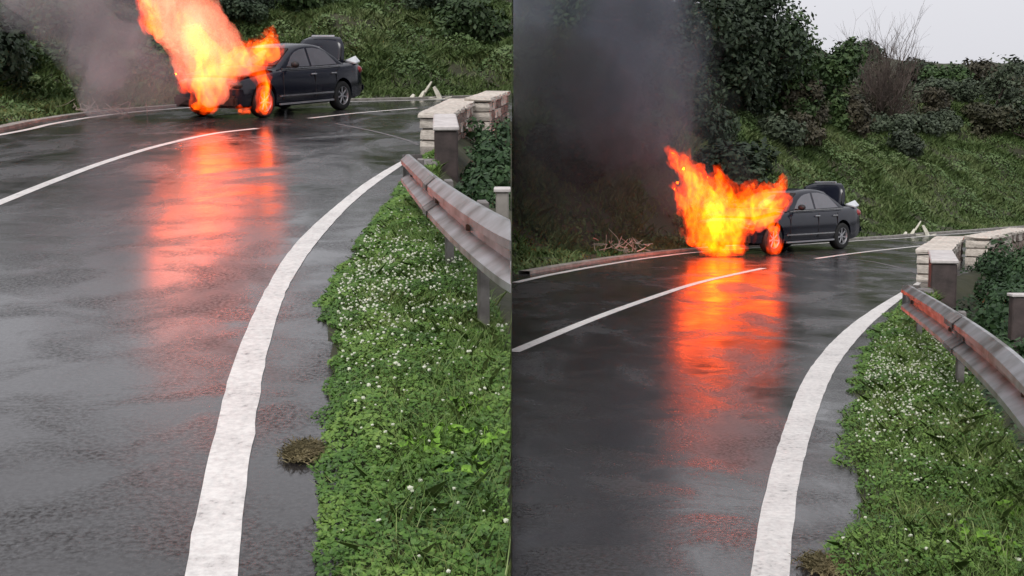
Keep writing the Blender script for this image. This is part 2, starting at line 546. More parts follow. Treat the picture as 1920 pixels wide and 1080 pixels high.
def build_terrain(s):
    g = G[s]
    x0, x1 = XR[s]
    ax = abs(x1 - x0)
    n = 150
    # finer near the seam where the camera looks
    u = np.linspace(0, 1, n)
    xs = (u ** 1.6) * ax
    xs = (x0 + xs) if s == 'R' else (x1 - xs)
    xs = np.sort(xs)
    ds = np.concatenate([np.linspace(-6, 0, 8)[:-1], np.linspace(0, 22, 120)[:-1], np.linspace(22, 70, 130)[:-1], np.linspace(70, 120, 20)])
    X, D = np.meshgrid(xs, ds, indexing='ij')
    sf = signed_dist(g['far'], X, D)            # walking left to right the hill lies on the left
    sn = -signed_dist(g['near'], X, D)          # walking away the verge lies on the right
    Z = np.full(X.shape, -0.06)
    sf2 = sf - 0.62
    hill = sf2 > 0
    Z = np.where(hill, hill_height(s, X, D, sf2), Z)
    vn = np.clip(sn, 0, None)
    Vz = 0.035 * np.clip(vn / 0.15, 0, 1) - 0.9 * np.clip((vn - (1.5 if s == 'R' else 1.1)) / 2.2, 0, 1) ** 1.3
    Vz = Vz - 0.45 * np.clip((D - 11.0) / 3.0, 0, 1) * np.clip((vn - .35) / .5, 0, 1)
    Z = np.where((sn > 0) & (~hill), Vz - 0.02, Z)
    # uneven ground
    rough = np.zeros(X.shape)
    for i in range(X.shape[0]):
        for j in range(X.shape[1]):
            if Z[i, j] > -0.05 or Z[i, j] < -0.07:
                p = (X[i, j] * 0.35, D[i, j] * 0.35, 3.7)
                rough[i, j] = mnoise.noise(p) * 0.55 + mnoise.noise((p[0] * 3, p[1] * 3, 1.2)) * 0.22
    amp = np.where(hill, np.clip(sf2 / 4, 0.02, 1), 0.03)
    Z = Z + rough * amp
    g['grid'] = (xs, ds, Z)
    nx, nd = X.shape
    V = np.stack([X, D, Z], -1).reshape(-1, 3)
    Fc = []
    for i in range(nx - 1):
        for j in range(nd - 1):
            Fc.append((i * nd + j, (i + 1) * nd + j, (i + 1) * nd + j + 1, i * nd + j + 1))
    # bank closing the step between the two roads
    V = V.tolist()
    i = nx - 1 if s == 'L' else 0
    base = len(V)
    for j in range(nd):
        V.append((X[i, j], D[i, j], -9.0))
    bank_from = len(Fc)
    for j in range(nd - 1):
        Fc.append((i * nd + j, i * nd + j + 1, base + j + 1, base + j))
    me = mesh_from('hillside', V, Fc)
    me.materials.append(MATS['soil'])
    me.materials.append(MATS['earth_bank'])
    mi = np.zeros(len(Fc), dtype=np.int32)
    mi[bank_from:] = 1
    me.polygons.foreach_set('material_index', mi)
    me.polygons.foreach_set('use_smooth', [True] * len(Fc))
    o = link('hillside', me, None, None, M[s])
    tag(o, 'grassy roadside slope under pale mauve smoke' if s == 'L' else 'tall scrubby roadside slope under dark smoke', kind='structure')

def zat(s, x, d):
    xs, ds, Z = G[s]['grid']
    x = np.asarray(x, float); d = np.asarray(d, float)
    i = np.clip(np.searchsorted(xs, x) - 1, 0, len(xs) - 2)
    j = np.clip(np.searchsorted(ds, d) - 1, 0, len(ds) - 2)
    tx = np.clip((x - xs[i]) / (xs[i + 1] - xs[i]), 0, 1)
    td = np.clip((d - ds[j]) / (ds[j + 1] - ds[j]), 0, 1)
    return (Z[i, j] * (1 - tx) * (1 - td) + Z[i + 1, j] * tx * (1 - td) + Z[i, j + 1] * (1 - tx) * td + Z[i + 1, j + 1] * tx * td)

def clip_x(poly, s):
    """keep the polyline on its own side of the bank"""
    lo, hi = XR[s]
    return np.array([p for p in poly if lo <= p[0] <= hi])

def build_road(s):
    g = G[s]
    L = LAY[s]
    far = offset_line(g['far'], 0.95)           # asphalt runs a little beyond the line
    near = offset_line(g['near'], -0.12)
    lo, hi = XR[s]
    far_c = far[(far[:, 0] >= lo) & (far[:, 0] <= hi)]
    near_c = near[(near[:, 0] >= lo) & (near[:, 0] <= hi)]
    if s == 'R':
        ring = [(lo, near_c[0][1])] + near_c.tolist() + far_c[::-1].tolist()
        ring.append((lo, far_c[0][1]))
    else:
        ring = near_c.tolist() + [(hi, near_c[-1][1] + 0.1), (hi, far_c[-1][1] + 0.05)] + far_c[far_c[:, 1] > -6][::-1].tolist()
    me = mesh_from('road', [(p[0], p[1], 0.0) for p in ring], [tuple(range(len(ring)))])
    if me.polygons[0].normal.z < 0:
        me.flip_normals()
    road = link('road', me, 'wet_asphalt', None, M[s])
    tag(road, kind='structure')
    def line(name, A, B, z=0.004, mat='line_paint', n=80):
        k = link(name, strip_mesh(name, A, B, z), mat, road)
        return k
    A = resample([gp(s, *p) for p in L['lineL']], 90)
    B = resample([gp(s, *p) for p in L['lineR']], 90)
    # towards the camera the line goes on below the picture
    A = np.vstack([A[0] + (A[0] - A[3]) * 8, A]); B = np.vstack([B[0] + (B[0] - B[3]) * 8, B])
    jit = lambda P, a: P + rng.normal(0, a, P.shape) * np.array([1, 0.2, 0])
    line('edge_line', jit(A, 0.002), jit(B, 0.002))
    for key in ('centre1', 'centre2'):
        P = resample([gp(s, *p) for p in L[key]], 60)
        P = P[(P[:, 0] > lo) & (P[:, 0] < hi)]
        if key == 'centre1' and s == 'L':
            P = np.vstack([P[0] + (P[0] - P[3]) * 20, P])
        line('centre_line', offset_line(P, 0.065), offset_line(P, -0.065))
    fl = clip_x(g['far'], s)
    fl = fl[(fl[:, 0] > lo + (10 if s == 'L' else 0)) & (fl[:, 0] < 45)]
    line('edge_line', offset_line(fl, 0.07), offset_line(fl, -0.07))
    # tar seam crossing the lane by the parapet
    sp = {'R': [(1566, 484), (1630, 490), (1690, 503), (1722, 514)], 'L': [(630, 232), (700, 246), (760, 262), (784, 272)]}[s]
    P = resample([gp(s, *p) for p in sp], 30)
    line('repair_seam', offset_line(P, 0.03), offset_line(P, -0.03), 0.003, 'seam_grey')
    # pale gutter along the foot of the slope
    ga, gb = offset_line(fl, 0.62), offset_line(fl, 0.40)
    ok = (ga[:, 0] > lo) & (ga[:, 0] < hi) & (gb[:, 0] > lo) & (gb[:, 0] < hi)
    ga, gb = ga[ok], gb[ok]
    V = [(*p, 0.05) for p in ga] + [(*p, 0.05) for p in gb] + [(*p, -0.02) for p in gb] + [(*p, -0.02) for p in ga]
    n = len(ga)
    Fc = []
    for k in range(4):
        for i in range(n - 1):
            a, b_ = k * n, ((k + 1) % 4) * n
            Fc.append((a + i, a + i + 1, b_ + i + 1, b_ + i))
    link('gutter', mesh_from('gutter', V, Fc), 'gutter_concrete', road)
    return road

for s in 'LR':
    build_terrain(s)
    build_road(s)

gme = mesh_from('ground', [(-1500, -1500, -9.5), (1500, -1500, -9.5), (1500, 1500, -9.5), (-1500, 1500, -9.5)], [(0, 1, 2, 3)])
tag(link('ground', gme, 'soil'), kind='structure')
#---PART2---
WHERE = {'L': 'on the climbing road with pale mauve smoke', 'R': 'on the falling road with dark smoke'}

# ------------------------------------------------------------------ guardrails
PROFILE = [(0.0, 0.0), (0.022, 0.0), (0.082, 0.05), (0.082, 0.085), (0.006, 0.135), (0.006, 0.175), (0.082, 0.225), (0.082, 0.262), (0.024, 0.31), (0.0, 0.31)]
def build_guardrail(s):
    if s == 'L':
        pts = [(0.14, 4.3, 0.57), (-0.012, 5.0, 0.52), (-0.26, 6.4, 0.44), (-0.56, 8.3, 0.34), (-0.95, 10.9, 0.22)]
    else:
        pts = [(1.75, 3.0, 0.42), (2.61, 6.0, 0.41), (3.38, 9.0, 0.33), (4.25, 12.5, 0.20)]
    P = resample(np.array(pts), 40)
    lab = {'L': 'galvanised guardrail beside the clover verge, cut short at the earth bank', 'R': 'galvanised guardrail glowing orange beside the longer clover verge'}[s]
    base = P[0].copy(); base[2] = 0
    T = thing('guardrail', lab, 'guardrail', M[s] @ Matrix.Translation(base))
    Q = P - base
    tan = np.gradient(Q[:, :2], axis=0)
    tan /= np.linalg.norm(tan, axis=1)[:, None]
    nor = np.stack([-tan[:, 1], tan[:, 0]], 1)      # towards the road
    V, Fc = [], []
    k = len(PROFILE)
    for i in range(len(Q)):
        fl = 1.0
        for (n_, z_) in PROFILE:
            V.append((Q[i, 0] + nor[i, 0] * n_ * fl, Q[i, 1] + nor[i, 1] * n_ * fl, Q[i, 2] + z_))
    for i in range(len(Q) - 1):
        for j in range(k - 1):
            Fc.append((i * k + j, i * k + j + 1, (i + 1) * k + j + 1, (i + 1) * k + j))
    bme = mesh_from('beam', V, Fc)
    if s == 'L':
        tb = bmesh.new(); tb.from_mesh(bme)
        bmesh.ops.bisect_plane(tb, geom=tb.verts[:] + tb.edges[:] + tb.faces[:], plane_co=(-base[0] - .008, 0, 0), plane_no=(1, 0, 0), clear_outer=True)
        tb.to_mesh(bme); tb.free()
    beam = link('beam', bme, 'galvanised', T)
    so_ = beam.modifiers.new('thickness', 'SOLIDIFY')
    so_.thickness = 0.005
    # bull-nosed end piece
    e, tn, nn = Q[-1], tan[-1], nor[-1]
    V, Fc = [], []
    for a in range(7):
        an = a / 6 * math.pi * 0.9
        r = 0.09
        c = np.array([e[0], e[1]]) + tn * (0.02 + r * math.sin(an)) - nn * (r * (1 - math.cos(an)) - 0.06)
        V += [(c[0], c[1], e[2] + 0.01), (c[0], c[1], e[2] + 0.30)]
    Fc = [(2 * i, 2 * i + 2, 2 * i + 3, 2 * i + 1) for i in range(6)]
    cap = link('end_cap', mesh_from('end_cap', V, Fc), 'galvanised_old', T)
    cap.modifiers.new('thickness', 'SOLIDIFY').thickness = 0.006
    # posts
    for f in ({'L': (0.30, 0.56, 0.93), 'R': (0.05, 0.30, 0.62, 0.95)}[s]):
        i = int(f * (len(Q) - 1))
        bx = box_bm(0.10, 0.055, 0.30 + Q[i, 2] + 0.5, 0.006)
        a = math.atan2(tan[i, 1], tan[i, 0])
        mw = Matrix.Translation((Q[i, 0] - nor[i, 0] * 0.065, Q[i, 1] - nor[i, 1] * 0.065, (Q[i, 2] + 0.29 - 0.5) / 2)) @ Matrix.Rotation(a, 4, 'Z')
        link('post', bm_mesh('post', bx), 'galvanised_old', T, mw)
        bl = bmesh.new()
        bmesh.ops.create_cone(bl, cap_ends=True, segments=8, radius1=0.02, radius2=0.016, depth=0.02)
        mb = Matrix.Translation((Q[i, 0] + nor[i, 0] * 0.017, Q[i, 1] + nor[i, 1] * 0.017, Q[i, 2] + 0.155)) @ Matrix.Rotation(a, 4, 'Z') @ Matrix.Rotation(rad(-90), 4, 'X')
        link('bolt', bm_mesh('bolt', bl), 'rusty', T, mb)
    # splice plate half way along the beam
    i = int(0.55 * len(Q))
    seg = range(i - 1, i + 2)
    V, Fc = [], []
    for q in seg:
        for (n_, z_) in PROFILE:
            V.append((Q[q, 0] + nor[q, 0] * (n_ + 0.007), Q[q, 1] + nor[q, 1] * (n_ + 0.007), Q[q, 2] + z_))
    for q in range(2):
        for j in range(k - 1):
            Fc.append((q * k + j, q * k + j + 1, (q + 1) * k + j + 1, (q + 1) * k + j))
    link('splice', mesh_from('splice', V, Fc), 'galvanised_old', T)

# ------------------------------------------------------------------ parapets and end blocks
def stone_mesh(seed):
    bm = box_bm(1, 1, 1)
    bmesh.ops.subdivide_edges(bm, edges=bm.edges[:], cuts=1, use_grid_fill=True)
    r = random.Random(seed)
    for v in bm.verts:
        v.co += Vector((r.uniform(-.035, .035), r.uniform(-.03, .03), r.uniform(-.05, .05)))
        if abs(v.co.x) > .4 and abs(v.co.z) > .4:
            v.co.x *= .95; v.co.z *= .93
    return bm_mesh('stone', bm)
STONES = {}
for mt in ('stone_pale', 'stone_brown'):
    STONES[mt] = []
    for q in range(4):
        me = stone_mesh(q + (10 if mt == 'stone_pale' else 0))
        me.materials.append(MATS[mt])
        STONES[mt].append(me)
def build_parapet(s):
    if s == 'L':
        runs = [((-1.12, 17.4), (-0.86, 21.4), 0.46, 0.50), ((-0.60, 20.6), (-0.27, 23.4), 0.40, 0.55)]
    else:
        runs = [((6.90, 19.2), (9.05, 24.2), 0.48, 0.50), ((9.12, 23.0), (11.85, 27.3), 0.44, 0.55)]
    for q, (a, b_, wd, top) in enumerate(runs):
        a = np.array(a); b_ = np.array(b_)
        Ln = np.linalg.norm(b_ - a)
        ang = math.atan2(*(b_ - a)[::-1])
        lab = {('L', 0): 'squat pale-capped stone parapet wall behind the shorter guardrail', ('L', 1): 'stone parapet wall with white quoins running into the earth bank',
               ('R', 0): 'squat pale-capped stone parapet wall behind the orange-lit guardrail', ('R', 1): 'long stone parapet wall with white quoins above the ivy hedge by dark smoke'}[(s, q)]
        T = thing('parapet_wall', lab, 'wall', M[s] @ Matrix.Translation((a[0], a[1], 0)) @ Matrix.Rotation(ang, 4, 'Z'), 'stone parapet walls at the road bend')
        core = box_bm(Ln - 0.06, wd - 0.06, top + 0.75, 0.0, (Ln / 2, 0, (top - 0.07 - 0.85) / 2))
        link('wall_core', bm_mesh('wall_core', core), 'mortar', T)
        r = random.Random(5 + q)
        ch = 0.165
        for c in range(7):
            z1 = top - 0.075 - c * ch
            x = 0.0
            first = True
            while x < Ln - 0.05:
                l = r.uniform(0.26, 0.52) if not first else (0.30 if c % 2 else 0.42)
                l = min(l, Ln - x)
                if Ln - x - l < 0.15: l = Ln - x
                pale = (first and c < 4) or (r.random() < 0.22)
                me = r.choice(STONES['stone_pale' if pale else 'stone_brown'])
                mw = Matrix.Translation((x + l / 2, 0, z1 - ch / 2)) @ Matrix.Diagonal((l - 0.018, wd + r.uniform(-.01, .02), ch - 0.018, 1))
                link('stone', me, None, T, mw)
                x += l
                first = False
        x = -0.03
        while x < Ln:
            l = min(r.uniform(0.7, 1.0), Ln + 0.03 - x)
            if Ln + 0.03 - x - l < 0.3: l = Ln + 0.03 - x
            if s == 'L' and q == 1: l = min(l, Ln - x)
            mw = Matrix.Translation((x + l / 2, 0, top - 0.035)) @ Matrix.Diagonal((l - 0.008, wd + 0.07, 0.075, 1))
            link('coping_stone', r.choice(STONES['stone_pale']), None, T, mw)
            x += l
            if l <= 0.02: break

def build_block(s):
    if s == 'L':
        a, b_, wd = np.array([-0.805, 14.4]), np.array([-0.95, 16.7]), 0.29
    else:
        a, b_, wd = np.array([6.02, 16.3]), np.array([6.80, 18.6]), 0.34
    Ln = np.linalg.norm(b_ - a)
    ang = math.atan2(*(b_ - a)[::-1])
    lab = {'L': 'dark end block with pale sloped top behind the shorter guardrail', 'R': 'dark end block with pale sloped top behind the orange-lit guardrail'}[s]
    T = thing('end_block', lab, 'block', M[s] @ Matrix.Translation((a[0], a[1], 0)) @ Matrix.Rotation(ang, 4, 'Z'), 'concrete blocks closing the parapets')
    link('body', bm_mesh('body', box_bm(Ln, wd, 1.45, 0.02, (Ln / 2, 0, 0.47 - 0.725))), 'block_dark', T)
    link('cap', bm_mesh('cap', box_bm(Ln + 0.03, wd + 0.03, 0.06, 0.015, (Ln / 2 - 0.015, 0, 0.503))), 'block_cap', T)
    link('plinth', bm_mesh('plinth', box_bm(0.5, wd * 0.75, 0.9, 0.02, (-0.1, wd * 0.75, -0.33))), 'galvanised_old', T)

def build_marker(s):
    p = {'L': (-0.075, 9.0, 0.46, 0.10), 'R': (4.80, 11.0, 0.56, 0.20)}[s]
    z0 = float(zat(s, p[0], p[1])) - 0.1
    lab = {'L': 'narrow pale-topped marker post among the leaves at the earth bank', 'R': 'dark marker post with a pale top in the ivy hedge'}[s]
    T = thing('marker_post', lab, 'post', M[s] @ Matrix.Translation((p[0], p[1], z0)), 'short posts behind the guardrails')
    h = p[2] - z0
    link('shaft', bm_mesh('shaft', box_bm(p[3], 0.10, h - 0.03, 0.01, (0, 0, (h - 0.03) / 2))), 'block_dark' if s == 'R' else 'gutter_concrete', T)
    link('cap', bm_mesh('cap', box_bm(p[3] + 0.03, 0.13, 0.03, 0.006, (0, 0, h - 0.015))), 'block_cap', T)

for s in 'LR':
    build_guardrail(s)
    build_parapet(s)
    build_block(s)
    build_marker(s)

# ------------------------------------------------------------------ the burning saloon cars
def cr(keys, vals, x):
    """smooth interpolation through stations"""
    P = resample(np.stack([np.asarray(keys, float), np.asarray(vals, float)], 1), 400)
    o = np.argsort(P[:, 0])
    return np.interp(x, P[o, 0], P[o, 1])
ST = np.array([  # y, bottom, top, half width
 (2.21, .30, .60, .50), (2.15, .24, .70, .68), (1.98, .20, .79, .80), (1.38, .19, .88, .872), (.80, .18, .96, .885), (0, .18, .965, .888),
 (-1.0, .18, .985, .888), (-1.5, .19, 1.01, .88), (-2.0, .21, 1.035, .85), (-2.25, .26, 1.03, .79), (-2.37, .36, .97, .66)])
def car_section(y):
    zb, zt, hw = (np.interp(-y, -ST[:, 0], ST[:, k]) for k in (1, 2, 3))
    return [(0, zb), (.75 * hw, zb), (.94 * hw, zb + .05), (.982 * hw, .40), (hw, .58), (.982 * hw, zt - .19), (.93 * hw, zt - .075), (.84 * hw, zt - .015), (.5 * hw, zt + .012), (0, zt + .02)]
def loft(name, ys, sec, cap=True):
    V, Fc = [], []
    n = None
    for y in ys:
        h = sec(y)
        ring = [(x, y, z) for x, z in h] + [(-x, y, z) for x, z in h[-2:0:-1]]
        n = len(ring)
        V += ring
    for i in range(len(ys) - 1):
        for k in range(n):
            k2 = (k + 1) % n
            Fc.append((i * n + k, (i + 1) * n + k, (i + 1) * n + k2, i * n + k2))
    Fc.append(tuple(range(n)))
    Fc.append(tuple(range((len(ys) - 1) * n, len(ys) * n))[::-1])
    bm = bmesh.new()
    for v in V: bm.verts.new(v)
    bm.verts.ensure_lookup_table()
    for f in Fc: bm.faces.new([bm.verts[i] for i in f])
    bmesh.ops.recalc_face_normals(bm, faces=bm.faces)
    me = bpy.data.meshes.new(name)
    bm.to_mesh(me)
    bm.free()
    return me
def evaluated(o, name):
    dg = bpy.context.evaluated_depsgraph_get()
    dg.update()
    me = bpy.data.meshes.new_from_object(o.evaluated_get(dg))
    me.name = name
    return me
def body_mesh():
    ys = np.concatenate([np.linspace(2.21, 1.95, 6), np.linspace(1.8, -1.9, 22), np.linspace(-2.0, -2.37, 7)])
    me = loft('body', ys, car_section)
    o = bpy.data.objects.new('tmp_body', me)
    C.objects.link(o)
    cut = bmesh.new()
    for y in (1.38, -1.38):
        for sx in (-1, 1):
            bmesh.ops.create_cone(cut, cap_ends=True, segments=28, radius1=.375, radius2=.375, depth=.42,
                                  matrix=Matrix.Translation((sx * .86, y, .335)) @ Matrix.Rotation(rad(90), 4, 'Y'))
    cme = bm_mesh('tmp_cut', cut)
    c = bpy.data.objects.new('tmp_cut', cme)
    C.objects.link(c)
    b_ = o.modifiers.new('b', 'BOOLEAN')
    b_.operation = 'DIFFERENCE'
    b_.object = c
    b_.solver = 'EXACT'
    res = evaluated(o, 'body')
    bpy.data.objects.remove(o)
    bpy.data.objects.remove(c)
    for p in res.polygons: p.use_smooth = True
    try:
        res.set_sharp_from_angle(angle=rad(38))
    except Exception:
        pass
    return res
CY = [.86, .45, .05, -.35, -.80, -1.20, -1.66]
CZ = [.95, 1.18, 1.375, 1.44, 1.425, 1.27, 1.00]
def roof_z(y): return float(cr([-v for v in CY], CZ, -y))
def side_x(z): return .775 - (z - .93) * .36
def cabin_section(y):
    zt = roof_z(y)
    ze = max(zt - .07, .93)
    xe = side_x(ze)
    return [(0, .90), (.70, .90), (side_x(.93), .93), (side_x((.93 + ze) / 2), (.93 + ze) / 2), (xe, ze), (xe - .05, min(zt - .02, ze + .05)), (xe * .6, zt), (0, zt + .015)]
def side_panel(pts, sx, out):
    """polygon given in (y, z) laid on the sloping side of the cabin"""
    V = [(sx * (side_x(z) + out), y, z) for y, z in pts] + [(sx * (side_x(z) - .02), y, z) for y, z in pts]
    n = len(pts)
    Fc = [tuple(range(n)), tuple(range(n, 2 * n))[::-1]] + [(i, (i + 1) % n, n + (i + 1) % n, n + i) for i in range(n)]
    return V, Fc
def slab(pts4, th):
    """four corners in space thickened along the normal"""
    p = [Vector(q) for q in pts4]
    nrm = (p[1] - p[0]).cross(p[3] - p[0]).normalized() * th
    V = [tuple(q) for q in p] + [tuple(q - nrm) for q in p]
    return V, [(0, 1, 2, 3), (7, 6, 5, 4), (0, 4, 5, 1), (1, 5, 6, 2), (2, 6, 7, 3), (3, 7, 4, 0)]
def lathe(prof, n=28):
    V, Fc = [], []
    k = len(prof)
    for i in range(n):
        a = 2 * math.pi * i / n
        for x, r in prof:
            V.append((x, r * math.cos(a), r * math.sin(a)))
    for i in range(n):
        for j in range(k - 1):
            i2 = (i + 1) % n
            Fc.append((i * k + j, i * k + j + 1, i2 * k + j + 1, i2 * k + j))
    return V, Fc
def rim_geo():
    parts = [lathe([(.02, .205), (.085, .215), (.10, .21), (.10, .195), (.06, .185), (.02, .18)]), lathe([(.03, .0), (.085, .0), (.085, .035), (.07, .06), (.03, .06)], 14)]
    for k in range(7):
        bm = box_bm(.03, .035, .17, .006, (.065, 0, .115))
        me = bpy.data.meshes.new('t'); bm.to_mesh(me); bm.free()
        R_ = Matrix.Rotation(2 * math.pi * k / 7, 4, 'X')
        parts.append(([tuple(R_ @ v.co) for v in me.vertices], [tuple(p.vertices) for p in me.polygons]))
        bpy.data.meshes.remove(me)
    return merge_geo(parts)

def build_car(s):
    yaw = rad({'L': 154, 'R': 132}[s])
    rear_left = gp(s, *{'L': (638, 206), 'R': (1573, 467)}[s])
    Rz = Matrix.Rotation(yaw, 4, 'Z')
    off = Rz @ Vector((-.77, -1.38, 0))
    org = Vector(rear_left) - off
    lab = {'L': 'dark saloon car with raised boot lid, its nose lost in salmon pink flames', 'R': 'dark saloon car with raised boot lid, its nose burning bright orange'}[s]
    T = thing('saloon_car', lab, 'car', M[s] @ Matrix.Translation(org) @ Rz, 'dark saloon cars on fire')
    G[s]['car'] = (org, Rz)
    link('body', body_mesh(), 'car_paint', T)
    ys = np.linspace(.86, -1.66, 26)
    cb = loft('cabin', ys, cabin_section)
    for p in cb.polygons: p.use_smooth = True
    try: cb.set_sharp_from_angle(angle=rad(45))
    except Exception: pass
    link('cabin', cb, 'car_paint', T)
    def top_line(y): return roof_z(y) - .085
    for sx in (-1, 1):
        fw = [(.50, .975), (-.30, .985)] + [(y, top_line(y)) for y in (-.30, -.1, .08)] + [(.25, top_line(.25) - .01)]
        rw = [(-.38, .985), (-1.32, 1.01), (-1.22, 1.10)] + [(y, top_line(y)) for y in (-1.02, -.85, -.6, -.38)]
        for pts in (fw, rw):
            V, Fc = side_panel(pts, sx, .006)
            link('side_window', mesh_from('side_window', V, Fc), 'car_glass', T)
        V, Fc = merge_geo([slab([(sx * .79, .72, .955), (sx * .792, -1.42, .995), (sx * .792, -1.42, .972), (sx * .79, .72, .932)], sx * -.03)])
        link('window_trim', mesh_from('window_trim', V, Fc), 'chrome', T)
        V, Fc = slab([(sx * .890, .95, .425), (sx * .893, -.95, .435), (sx * .893, -.95, .405), (sx * .890, .95, .395)], sx * -.03)
        link('rub_strip', mesh_from('rub_strip', V, Fc), 'chrome', T)
        V, Fc = slab([(sx * .872, .95, .262), (sx * .875, -.95, .272), (sx * .875, -.95, .235), (sx * .872, .95, .225)], sx * -.04)
        link('sill', mesh_from('sill', V, Fc), 'alloy', T)
        for yy in (-.28, -1.02):
            link('door_handle', bm_mesh('door_handle', box_bm(.03, .19, .03, .008, (sx * .885, yy, .82))), 'chrome', T)
        for yy in (.78, -.33, -1.12):
            link('door_gap', bm_mesh('door_gap', box_bm(.014, .010, .56 if yy > -1 else .34, 0, (sx * .882, yy, .60 if yy > -1 else .72))), 'dark_trim', T)
        mm = bmesh.new()
        bmesh.ops.create_uvsphere(mm, u_segments=14, v_segments=10, radius=1)
        bmesh.ops.scale(mm, vec=(.10, .065, .07), verts=mm.verts)
        bmesh.ops.translate(mm, vec=(sx * .955, .48, 1.03), verts=mm.verts)
        box_bm(.16, .05, .03, .008, (sx * .86, .50, .985), mm)
        link('side_mirror', bm_mesh('side_mirror', mm, True), 'dark_trim', T)
        # lamps
        hl = bmesh.new()
        bmesh.ops.create_uvsphere(hl, u_segments=14, v_segments=8, radius=1)
        bmesh.ops.scale(hl, vec=(.20, .14, .09), verts=hl.verts)
        bmesh.ops.translate(hl, vec=(sx * .60, 2.02, .66), verts=hl.verts)
        link('headlight', bm_mesh('headlight', hl, True), 'sooty_lens', T)
        tl = bmesh.new()
        bmesh.ops.create_uvsphere(tl, u_segments=14, v_segments=8, radius=1)
        bmesh.ops.scale(tl, vec=(.17, .17, .11), verts=tl.verts)
        bmesh.ops.translate(tl, vec=(sx * .665, -2.17, .86), verts=tl.verts)
        link('tail_light', bm_mesh('tail_light', tl, True), 'tail_lens', T)
        # pale panel set on each rear corner beside the open boot
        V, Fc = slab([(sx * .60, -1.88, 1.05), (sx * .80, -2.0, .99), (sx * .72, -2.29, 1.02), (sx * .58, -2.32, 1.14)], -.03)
        link('rear_corner_panel', mesh_from('rear_corner_panel', V, Fc), 'pale_panel', T)
    # screens
    link('windscreen', mesh_from('windscreen', *slab([(-.66, .76, 1.02), (.66, .76, 1.02), (.54, .14, 1.36), (-.54, .14, 1.36)], -.03)), 'charred', T)
    link('rear_window', mesh_from('rear_window', *slab([(.62, -1.60, 1.06), (-.62, -1.60, 1.06), (-.54, -1.0, 1.385), (.54, -1.0, 1.385)], -.03)), 'car_glass', T)
    # raised boot lid, curved panel standing on its hinge behind the rear window
    hinge = Vector((0, -1.66, 1.04))
    V, Fc = [], []
    na, nb = 9, 7
    for lay in (0, -.022):
        for j in range(nb):
            v = j / (nb - 1)
            for i in range(na):
                u = i / (na - 1) * 2 - 1
                hw = .66 * (1 - .04 * v - .34 * v ** 4)
                y, z = (-.62 * v, lay - .05 * u * u) if v < .8 else (-.62 * .8 - .62 * .2 * .9 * (v - .8) / .2, lay - .10 * ((v - .8) / .2) - .05 * u * u)
                V.append((u * hw, y, z))
    def idx(l, j, i): return l * na * nb + j * na + i
    for j in range(nb - 1):
        for i in range(na - 1):
            Fc.append((idx(0, j, i), idx(0, j, i + 1), idx(0, j + 1, i + 1), idx(0, j + 1, i)))
            Fc.append((idx(1, j, i), idx(1, j + 1, i), idx(1, j + 1, i + 1), idx(1, j, i + 1)))
    for i in range(na - 1):
        Fc.append((idx(0, 0, i), idx(1, 0, i), idx(1, 0, i + 1), idx(0, 0, i + 1)))
        Fc.append((idx(0, nb - 1, i), idx(0, nb - 1, i + 1), idx(1, nb - 1, i + 1), idx(1, nb - 1, i)))
    for j in range(nb - 1):
        Fc.append((idx(0, j, 0), idx(0, j + 1, 0), idx(1, j + 1, 0), idx(1, j, 0)))
        Fc.append((idx(0, j, na - 1), idx(1, j, na - 1), idx(1, j + 1, na - 1), idx(0, j + 1, na - 1)))
    lm = Matrix.Translation(hinge) @ Matrix.Rotation(rad(-74), 4, 'X')
    lid = link('boot_lid', mesh_from('boot_lid', V, Fc), 'car_paint', T, lm, True)
    link('lid_edge', bm_mesh('lid_edge', box_bm(.62, .05, .03, .01, (-.06, -.585, -.005))), 'chrome', lid)
    for sx in (-1, 1):
        hv, hf = tube_geo([(sx * .58, -1.74, .98), (sx * .60, -1.70, 1.15), (sx * .60, -1.74, 1.36)], [.016, .016, .016], 6)
        link('lid_hinge', mesh_from('lid_hinge', hv, hf), 'dark_trim', T)
    link('boot_shade_panel', bm_mesh('boot_shade_panel', box_bm(1.16, .60, .03, .01, (0, -1.98, 1.052))), 'dark_trim', T)  # solid dark panel on the deck; its colour paints the open boot's shade
    link('rear_bumper', bm_mesh('rear_bumper', box_bm(1.52, .10, .20, .04, (0, -2.36, .46), seg=2)), 'car_paint', T)
    link('number_plate', bm_mesh('number_plate', box_bm(.50, .02, .11, .004, (0, -2.385, .74))), 'pale_panel', T)
    # burnt nose
    link('grille', bm_mesh('grille', box_bm(.72, .06, .22, .03, (0, 2.19, .55), seg=2)), 'charred', T)
    link('front_bumper', bm_mesh('front_bumper', box_bm(1.56, .14, .24, .05, (0, 2.17, .34), seg=2)), 'charred', T)
    link('bonnet', mesh_from('bonnet', *slab([(.72, 1.95, .83), (-.72, 1.95, .83), (-.78, .90, .985), (.78, .90, .985)], -.012)), 'charred', T)
    tyV, tyF = lathe([(-.10, .20), (-.105, .26), (-.10, .30), (-.07, .318), (.07, .318), (.10, .30), (.105, .26), (.10, .20)])
    tyre = mesh_from('tyre', tyV, tyF)
    rim = mesh_from('rim', *rim_geo())
    for y in (1.38, -1.38):
        for sx in (-1, 1):
            W = bpy.data.objects.new('wheel', None)
            W.empty_display_size = .1
            C.objects.link(W)
            W.parent = T
            W.matrix_local = Matrix.Translation((sx * .765, y, .318)) @ (Matrix.Rotation(math.pi, 4, 'Z') if sx < 0 else Matrix.Identity(4))
            link('tyre', tyre, 'tyre_rubber', W, None, True)
            link('rim', rim, 'alloy', W)
for s in 'LR':
    build_car(s)

